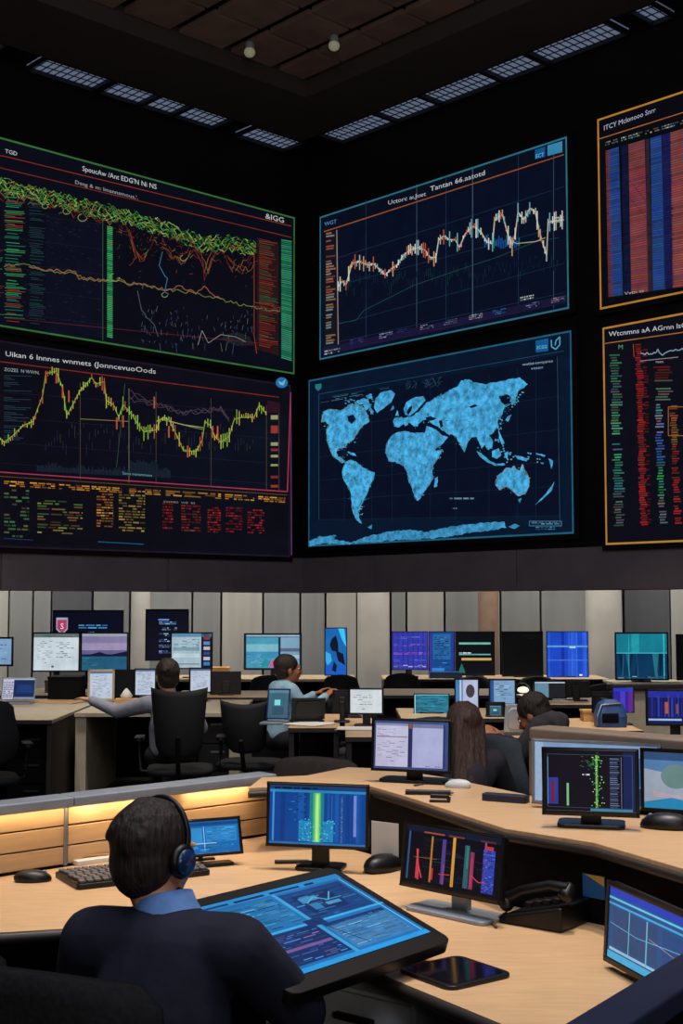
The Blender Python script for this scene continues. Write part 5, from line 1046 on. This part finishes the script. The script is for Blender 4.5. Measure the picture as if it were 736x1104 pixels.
# ---------------------------------------------------------------- middle ground: desks
DK = 'office desks on the floor'
def XX(px, y): return (px - CX) / F * y
desk('grey-topped desk at the left picture edge with a laptop on it', XX(-70, 10.6), XX(72, 10.6), 10.15, 12.4, legs='edge', top='cream', grp=DK)
drawers('dark drawer unit under the desk at the left picture edge', XX(45, 10.7), 10.75, w=.42, grp='dark drawer units', body='matte', hm='edge')
desk('long pale-framed desk the person in the grey shirt reaches across', XX(88, 11.0), XX(262, 11.0), 10.8, 12.3, legs='cream', top='cream', grp=DK, pw=.09, mod='matte')
drawers('dark drawer unit under the right end of the grey-shirted person\'s desk', XX(238, 11.2), 11.3, w=.34, h=.7, grp='dark drawer units', body='edge')
desk('dark-legged desk under the twin left monitors, second row', XX(-60, 13.4), XX(160, 13.4), 12.9, 14.0, legs='edge', grp=DK)
desk('desk with wood top behind the empty black chair', XX(190, 13.0), XX(318, 13.0), 12.6, 13.6, legs='edge', top='wood', grp=DK)
desk('rear desk under the wide beach-coloured monitor', XX(150, 16), XX(382, 16), 15.7, 16.6, legs='woodmid', top='woodmid', grp=DK, mod='matte')
desk('desk with pale wood top in front of the laptop user', XX(312, 9.7), XX(366, 9.7), 9.5, 10.7, legs='edge', top='wood', grp=DK, )
desk('desk left of the two-page monitor with a bright white screen on it', XX(372, 9.3), XX(408, 9.3) + .15, 8.85, 10.3, legs='edge', top='wood', grp=DK)
desk('desk behind the long-haired person with the teal monitor', XX(430, 10.6), XX(560, 10.6), 10.3, 11.3, legs='edge', top='woodmid', grp=DK)
desk('rear desk carrying the pale avatar and light blue screens', XX(400, 13.3), XX(570, 13.3), 12.9, 13.9, legs='edge', top='woodmid', grp=DK)
desk('rear desk under the purple, blue and dark wall-side screens', XX(412, 16), XX(650, 16), 15.7, 16.6, legs='edge', top='woodmid', grp=DK)
desk('rear desk under the teal streaked screen at the right', XX(655, 15.2), XX(800, 15.2), 14.7, 15.6, legs='edge', top='cream', grp=DK)
desk('desk with pale wood edge right of the person in the dark jacket', XX(592, 9.6), XX(680, 9.6), 9.3, 10.3, legs='edge', top='wood', grp=DK)
desk('wood desk under the small half-lit monitor, third row right', XX(566, 12.0), XX(662, 12.0), 11.7, 12.6, legs='edge', top='wood', grp=DK)
desk('desk at the right picture edge behind the taupe rail', XX(672, 7.6), XX(830, 7.6), 7.2, 8.3, legs='edge', top='wood', grp=DK)
desk('small side desk holding the grey tilted laptop', 1.04, 1.42, 8.8, 9.25, legs='edge', top='wood', grp=DK)
# standing dark rail at the right
x0, x1 = XX(655, 11.5), XX(820, 11.5); t = thing('desk_partition', 'pale partition with a thick dark top rail under the teal streaked screen', 'partition', ((x0 + x1) / 2, 11.5, 0))
zt = at_y(690, 737, 11.5).z
part('panel', MB().box((0, 0, zt / 2 - .02), (x1 - x0, .04, zt - .05)), 'cream', t); part('top_rail', MB().prism(rrect(x1 - x0 + .05, .14, .06, 5), zt - .055, zt), 'edge', t, bv=.01)
# ---- screens against the back wall
BG = 'monitors on the rear desks'
def bm_(lab, px, Y, kind, yaw=0, seed=0, **k): return monitor(lab, k.pop('cat', 'monitor'), px, Y, P(kind, seed), yaw, bz=k.pop('bz', .014), grp=k.pop('grp', BG), **k)
bm_('purple striped rear screen, leftmost on the right-hand rear desk', (422, 681, 461, 722), 16.1, 'purple', bz=.008)
bm_('narrow blue rear screen between the purple one and the dark one with green bars', (462, 681, 490, 724), 16.15, 'bluewin', bz=.008)
bm_('dark rear screen with pale green and tan bars', (491, 681, 533, 728), 16.1, 'lines', bz=.02)
bm_('switched-off black rear screen right of the brown column', (541, 681, 585, 729), 16.1, 'off', 0, 3)
bm_('bright blue rear screen left of the beige column', (589, 681, 634, 730), 16.1, 'blue', bz=.008, seed=5)
bm_('teal streaked rear screen right of the beige column', (663, 682, 720, 733), 15.15, 'teal', bz=.016, seed=4)
bm_('dark rear screen cut off at the right picture edge', (729, 684, 775, 733), 15.15, 'off', 0, 4)
bm_('wide rear monitor with a blue beach picture and a pink shape', (263, 683, 325, 722), 16.1, 'beach', bz=.016)
bm_('rear monitor with a white page and a strip of thumbnails', (184, 682, 229, 721), 15.9, 'stack', bz=.014)
bm_('upright blue poster screen at the foot of the pale grey column', (350, 677, 374, 728), 16.0, 'poster', bz=.01)
t_ = bm_('tall tilted dark screen with blue lines of writing', (157, 657, 203, 712), 15.95, 'tall', R(4), bz=.02)
bm_('wide dark rear screen with a red and white shield emblem', (57, 658, 133, 690), 13.9, 'shield', bz=.016, name='monitor', bw=.3)
bm_('left one of the twin monitors in the second row, white page', (35, 682, 86, 724), 13.3, 'doc', bz=.014, seed=2)
bm_('right one of the twin monitors in the second row, mauve and teal landscape', (87, 682, 138, 724), 13.3, 'land', bz=.014, seed=3)
bm_('monitor cut off at the left picture edge above the laptop', (-40, 687, 14, 718), 13.3, 'light', bz=.018, seed=9)
# ---- middle row
MG = 'screens on the middle desks'
laptop('open laptop with dark blue and white picture on the leftmost desk', (2, 724, 38, 748), 11.9, P('laptop'), grp='laptops')
bm_('pale-framed screen the grey-shirted person points at', (95, 722, 123, 755), 11.9, 'page', R(6), 6, body='cream', base='cream', bz=.02, grp=MG, bw=.16)
bm_('switched-off dark monitor between the two pages of the grey-shirted person', (122, 722, 147, 750), 12.0, 'off', 0, 5, grp=MG, bw=.14, bd=.12)
bm_('small bright page screen left of the grey-shirted person\'s face', (145, 721, 168, 750), 11.95, 'page', 0, 7, grp=MG, bw=.14, bd=.12, bz=.01)
bm_('small bright page screen right of the grey-shirted person\'s head', (204, 720, 228, 747), 12.05, 'page', R(4), 8, grp=MG, bw=.14, bd=.12, bz=.014)
bm_('switched-off dark monitor right of the grey-shirted person\'s head', (229, 722, 256, 752), 12.1, 'off', 0, 9, grp=MG, bw=.14, bd=.12) if False else None
monitor('turned-away black monitor on the desk left of the empty chair', 'monitor', (228, 724, 258, 751), 13.0, P('off', 6), PI + R(8), bz=.014, grp=MG, bw=.16)
bm_('bright white monitor on the desk left of the two-page monitor', (376, 742, 413, 770), 9.6, 'blank', R(-6), 2, grp=MG, bz=.012, bw=.18)
monitor('turned-away dark monitor beside the bright white one', 'monitor', (360, 744, 377, 768), 10.0, P('off', 7), PI, bz=.012, grp=MG, bw=.12)
bm_('thin bright strip monitor behind the bright white monitor', (366, 734, 400, 752), 12.2, 'thin', 0, 2, grp=MG, bz=.012, bw=.16) if False else None
bm_('teal gridded monitor left of the long-haired person', (446, 748, 484, 772), 10.75, 'tealgrid', R(-3), 2, grp=MG, bz=.008, bw=.2)
bm_('pale lilac screen with a dark oval portrait', (490, 732, 516, 764), 10.95, 'avatar', R(-4), 2, grp=MG, bz=.01, bw=.2)
bm_('light blue screen right of the dark oval portrait', (527, 732, 556, 760), 10.95, 'light', R(-5), 2, grp=MG, bz=.014, bw=.2)
bm_('small black screen box with a pale blue square', (524, 757, 544, 775), 10.42, 'mirror', R(-5), 2, grp=MG, bz=.03, bw=.16)
bm_('monitor with a pale blue left half above the dark-jacketed person', (575, 734, 610, 753), 12.1, 'half', 0, 2, grp=MG, bz=.012, bw=.2)
monitor('turned-away black monitor right of the half-lit monitor', 'monitor', (606, 734, 634, 752), 12.2, P('off', 8), PI, bz=.014, grp=MG, bw=.2)
bm_('violet screen behind the taupe rail', (660, 741, 683, 768), 9.7, 'violet', 0, 2, grp=MG, bz=.006, bw=.14)
monitor('turned-away black monitor left of the violet screen', 'monitor', (639, 746, 659, 768), 9.95, P('off', 11), PI, bz=.01, grp=MG, bw=.14)
bm_('deep blue monitor with orange bars behind the taupe rail', (697, 743, 760, 782), 7.75, 'bluebar', R(-6), 2, grp=MG, bz=.014, bw=.22)
laptop('pale laptop back with a glowing mark in front of the man in the pale shirt', (288, 744, 312, 776), 9.95, P('mirror'), R(-12), tilt=R(14), grp='laptops', body='silver', lid='blueglass')
# turned-away screens that read as dark slabs
laptop('dark laptop seen from behind on the wood desk under the seated man', (315, 761, 350, 784), 9.9, P('off', 2), R(10), tilt=R(18), grp='laptops', body='black', back=True)
laptop('grey tilted laptop held up beside the person in the dark jacket', (544, 760, 571, 790), 8.95, P('half', 3), R(14), tilt=R(12), grp='laptops', body='grey', back=True, lid='white')
t = thing('equipment_hood', 'blue faceted desk device right of the dark-jacketed person', 'device', (XX(652, 9.7), 9.6, DZ), 0)
mb = MB(); mb.rings([[(x * s, y * s, z) for x, y in rrect(.22, .2, .05, 3)] for s, z in ((1, 0), (1.05, .08), (.8, .17), (.4, .2))], smooth=False); part('hood', mb, 'blueobj', t); part('front_window', MB().box((-.02, -.105, .07), (.12, .01, .07)), 'pad', t)
part('hood_rim', MB().tube([(-.115, -.1, .02), (-.115, -.105, .09), (-.08, -.085, .165), (.06, -.085, .175)], .006, 6), 'silver', t)
# right: pale keyboard pad and device near the taupe rail
t = thing('desk_scanner', 'grey flip-top scanner behind the taupe rail at the right', 'device', (XX(694, 7.55), 7.5, DZ), R(-10))
mb = MB(); mb.prism(rrect(.24, .2, .04, 4), 0, .03); part('scanner_base', mb, 'edge', t, bv=.004); part('lid', MB().prism(rrect(.24, .2, .04, 4), .0, .015, 0, Matrix.Translation((0, 0, .06)) @ Matrix.Rotation(R(12), 4, 'X')), 'greychair', t); part('hinge', MB().box((0, .08, .045), (.1, .02, .05)), 'black', t)
# papers, boxes, cups
def sheet(lab, px, py, rz, w=.21, d=.3, m_='paper', n=1, z=DZ):
    x, y = xy(px, py, z); t = thing('paper_stack', lab, 'papers', (x, y, z), rz, 'papers on desks')
    part('top_sheet', MB().prism([(-w / 2, -d / 2), (w / 2, -d / 2), (w / 2, d / 2), (-w / 2, d / 2)], .006, .0075, 0, Matrix.Rotation(R(6), 4, 'Z')), m_, t); part('lower_sheets', MB().box((0, 0, .003), (w, d, .006)), 'cream', t)
sheet('loose papers on the leftmost desk in front of the laptop', 50, 757, R(70), .3, .7, 'gold'); sheet('papers on the laptop user\'s wood desk', 334, 781, R(50), .3, .3)
sheet('papers on the desk below the bright white monitor', 386, 786, R(80), .25, .3); sheet('papers at the left end of the third row right desk', 600, 756, R(80), .2, .3)
carton_w = (712, 792)
def carton(lab, px, py, w, d, h, m_, z=DZ, rz=0):
    x, y = xy(px, py, z); t = thing('carton', lab, 'box', (x, y, z), rz, 'boxes on desks'); part('box_body', MB().box((0, 0, h / 2), (w, d, h)), m_, t, bv=.003); part('box_lid', MB().box((0, 0, h + .006), (w + .012, d + .012, .02)), m_, t, bv=.003)
carton('low wooden-coloured box behind the small page screen', 118, 749, .16, .2, .09, 'gold'); carton('tan carton on the rear desk left of the beach monitor', 238, 729, .22, .2, .1, 'gold')
carton('black equipment case on the leftmost desk beside the loose papers', 72, 753, .3, .3, .2, 'matte'); carton('brown carton on the second row desk below the twin monitors', 66, 745, .3, .2, .1, 'brown')
carton('blue box on the rear desk below the narrow blue screen', 480, 731, .4, .2, .06, 'blueobj'); carton('tan box beside the hooded blue device', 634, 777, .1, .14, .07, 'gold')
t = thing('desktop_printer', 'pale grey desk printer below the deep blue monitor with orange bars', 'printer', (XX(736, 7.2), 7.4, DZ), R(-6)); part('printer_body', MB().prism(rrect(.34, .22, .03, 4), 0, .15), 'white', t, bv=.008); part('paper_tray', MB().box((0, -.115, .04), (.24, .02, .015)), 'grey', t); part('control_panel', MB().box((.08, -.06, .153), (.1, .05, .008)), 'edge', t)
t = thing('tissue_box', 'tan box with a folded tissue in front of the dark middle monitor', 'box', (XX(137, 11.3), 11.35, DZ), 0); part('box_body', MB().box((0, 0, .04), (.2, .12, .08)), 'gold', t, bv=.004)
part('tissue', MB().rings([[(.05 * cos(a) * s + .01 * sin(3 * a) * s, .03 * sin(a) * s, z) for a in [2 * PI * i / 12 for i in range(12)]] for s, z in ((.7, .08), (1, .1), (.55, .14), (.1, .17))]), 'paper', t)
for lab, px, py, m_ in (('white paper cup on the second row desk right of the twin monitors', 151, 747, 'white'), ('blue cup right of the twin monitors', 143, 747, 'blueobj')):
    x, y = xy(px, py, DZ); t = thing('paper_cup', lab, 'cup', (x, y, DZ), 0, 'cups'); part('cup_wall', MB().lathe([(.03, 0), (.042, .11), (.04, .11), (.028, .004)], 18), m_, t); part('rim', MB().lathe([(.042, .108), (.044, .111), (.042, .114), (.039, .111)], 18), m_, t)
def lamp(lab, px, py, y_, z=DZ):
    x = XX(px, y_); t = thing('desk_lamp', lab, 'lamp', (x, y_, z), 0, 'desk lamps'); part('lamp_base', MB().lathe([(.08, 0), (.08, .015), (.02, .02)], 18), 'black', t); top = at_y(px, py, y_).z - z
    part('lamp_arm', MB().tube([(0, 0, .015), (.03, 0, top * .6), (0, -.02, top)], .01), 'black', t); part('lamp_shade', MB().lathe([(.09, 0), (.07, .07), (.03, .1)], 18, 0, None, (0, -.02, top - .04)), 'black', t); part('bulb', MB().ell((0, -.06, top - .01), (.06, .05, .05)), 'dim2', t)
M['dim2'] = mat('lit_lamp_glass', (230, 225, 210), .4, emit=(235, 228, 205), es=1.0)
lamp('small lit lamp left of the half-lit monitor', 561, 743, 12.4)
# ---------------------------------------------------------------- chairs and people of the hall
office_chair('tall-backed black chair of the grey-shirted person', (XX(197, 10.0), 9.95, 0), R(4), bw=.43, bh=.5, seat=.42, lean=R(4), ears=True)
office_chair('empty black chair at the right end of the grey-shirted person\'s desk', (XX(271, 10.3), 10.3, 0), R(-8), bw=.4, bh=.38, seat=.42, ears=True, arms=False)
office_chair('black chair cut off at the left picture edge', (XX(-14, 9.4), 9.4, 0), R(20), bw=.46, bh=.48, seat=.42, fab='mesh')
office_chair('low taupe tub chair behind the raised counter', (XX(352, 7.4), 7.4, 0), R(-15), bw=.58, bh=.36, seat=.38, fab='brownchair', arms=False)
office_chair('chair of the man in the pale shirt', (XX(338, 11.8), 11.9, 0), R(60), bw=.44, bh=.34, seat=.4)
office_chair('grey high-backed chair in front of the person in the dark jacket', (XX(573, 7.75), 7.75, 0), R(-60), bw=.46, bh=.42, seat=.4, fab='greychair', lean=R(10))
office_chair('black chair of the long-haired person', (XX(497, 6.9), 6.85, 0), R(-10), bw=.4, bh=.16, seat=.36)
for i, (px, y, yaw, nm) in enumerate(((364, 14.4, 170, 'dark chair at the rear desk right of the beach monitor'), (292, 14.3, 190, 'dark chair directly below the beach monitor'), (432, 14.7, 175, 'dark chair below the purple screen'), 
                                   (458, 9.45, 10, 'dark chair right of the bright white monitor'), (504, 14.6, 10, 'dark chair below the narrow blue screen'), (640, 13.3, 15, 'dark chair below the bright blue screen'), (574, 14.6, 0, 'dark chair below the switched-off rear screen'))):
    office_chair(nm, (XX(px, y), y, 0), R(yaw), bw=.46, bh=.36, seat=.42, arms=i != 3)
J = seated(.4, .03, elL=(-.42, .2, .80), wrL=(-.66, .38, .88), wrR=(.12, .36, .80), hdL=(-.3, .15, .05), chest=(0, .02, .7), head=(-.03, .06, 1.085), hyaw=R(22), neck=(-.01, .03, .95), shL=(-.17, .04, .87), shR=(.16, .02, .86))
person('person in a grey shirt with dark hair, arm stretched left towards a screen', (XX(187, 10.3), 10.15, 0), R(4), J, 'short', 'shirtg', 'skin', .012, hairm='hair', grp='people at the desks', hw=1.1)
J = seated(.4, .06, hyaw=R(-10), wrL=(-.12, .42, .84), wrR=(.12, .42, .84), head=(0, .11, 1.07), neck=(0, .06, .94), elL=(-.22, .2, .7), elR=(.22, .2, .7))
person('man with short black hair in a pale blue shirt behind the glowing laptop', (XX(299, 11.4), 11.45, 0), R(-65), J, 'short', 'shirtp', 'skin2', .012, hairm='hair', grp='people at the desks', hw=1.08)
J = seated(.37, .02, wrR=(.34, .4, .66), elR=(.26, .14, .62), wrL=(-.05, .4, .7), hpitch=R(-5), hyaw=R(20), head=(-.02, .06, .985), neck=(0, .02, .86), shL=(-.15, .02, .8), shR=(.15, .02, .8))
person('person with long straight brown hair seen from behind, beside the two-page monitor', (XX(503, 7.0), 7.0, 0), R(10), J, 'long', 'shirtd', 'skin', .012, hairm='hairb', grp='people at the desks', hw=1.05)
J = seated(.38, .1, chest=(0, .06, .66), neck=(0, .14, .84), head=(0, .21, .93), hpitch=R(-32), elR=(.2, .3, .62), wrR=(.08, .46, .78), elL=(-.2, .3, .62), wrL=(-.08, .46, .78))
person('person with black hair in a dark jacket bending forward, right of the grey laptop', (XX(606, 8.3), 8.3, 0), R(60), J, 'short', 'shirtd', 'skin2', .012, hairm='hair', grp='people at the desks', hw=1.1)
# ---------------------------------------------------------------- light
sc = bpy.context.scene
w = bpy.data.worlds.new('world'); sc.world = w; w.use_nodes = True
w.node_tree.nodes['Background'].inputs[0].default_value = (.5, .55, .7, 1); w.node_tree.nodes['Background'].inputs[1].default_value = .02
def area(loc, target, size, sy, power, col=(1, 1, 1)):
    l = bpy.data.lights.new('area', 'AREA'); l.shape = 'RECTANGLE'; l.size = size; l.size_y = sy; l.energy = power; l.color = col
    o = bpy.data.objects.new('area_lamp', l); C.objects.link(o); o.location = loc
    o.rotation_euler = (Vector(target) - Vector(loc)).to_track_quat('-Z', 'Y').to_euler(); return o
def spot(loc, target, ang, power, col=(1, .8, .58), blend=.8, rad=.15):
    l = bpy.data.lights.new('spot', 'SPOT'); l.energy = power; l.color = col; l.spot_size = R(ang); l.spot_blend = blend; l.shadow_soft_size = rad
    o = bpy.data.objects.new('spot_lamp', l); C.objects.link(o); o.location = loc
    o.rotation_euler = (Vector(target) - Vector(loc)).to_track_quat('-Z', 'Y').to_euler(); return o
warm = (1, .85, .68)
area((.5, 15.95, 3.25), (.5, 17.9, 1.3), 30, .3, 360, (1, .98, .94))
for x in (-5, -1.5, 2.2, 5.5): area((x, 16.3, 3.25), (x, 16.0, 0), 2.2, .6, 60, (1, .92, .82))
spot((-.9, 4.6, 6.6), (-.75, 4.2, .75), 26, 700, warm)
spot((.9, 4.6, 6.6), (.45, 4.2, .9), 36, 900, warm)
spot((.5, 3.2, 6.6), (.45, 3.35, .75), 24, 300, warm)
for x, y, p in ((-3.2, 11, 800), (-.9, 11.2, 800), (.3, 9.6, 650), (1.9, 10.2, 800), (3.2, 9.2, 700)):
    spot((x, y - 1.5, 6.6), (x, y, .7), 42, p, (1, .9, .76))
area((0, 4, 6.8), (0, 6, 0), 6, 6, 330, (.80, .86, 1))  # added broad overhead fill for the fascia and hall, no fixture behind it
area((0, 2, 3.6), (0, 5, 8), 3, 3, 170, (1, .88, .8))  # added upward fill, brightens the ceiling tiles from below
area((.3, -1.5, 5.2), (0, 4, .6), 2, 2, 70, (.85, .88, 1))  # unseen fill added behind the camera for the man's back and the rail
area((1.2, -2.2, 2.1), (.1, 3.4, .6), 1.2, .8, 26, (1, .92, .82))  # second added fill, low enough to reach the drawer unit under the desk
# warm strip lamps tucked under the rail of the wooden partition
for px, wd in ((35, .5), (130, .35), (232, .3)):
    q = Vector(xy(px, 944 - px * .154, DZ)); q = Vector(PA) + dA * (q - Vector(PA)).dot(dA) - nA * .03; l = area((q.x, q.y, .95), (q.x + nA.x * .06, q.y + nA.y * .06, .85), wd, .012, .32, (1, .72, .42))
    l.rotation_euler.z = l.rotation_euler.z
sc.view_settings.view_transform = 'Standard'; sc.view_settings.look = 'None'; sc.view_settings.exposure = 0; sc.view_settings.gamma = 1; sc.view_settings.use_curve_mapping = False
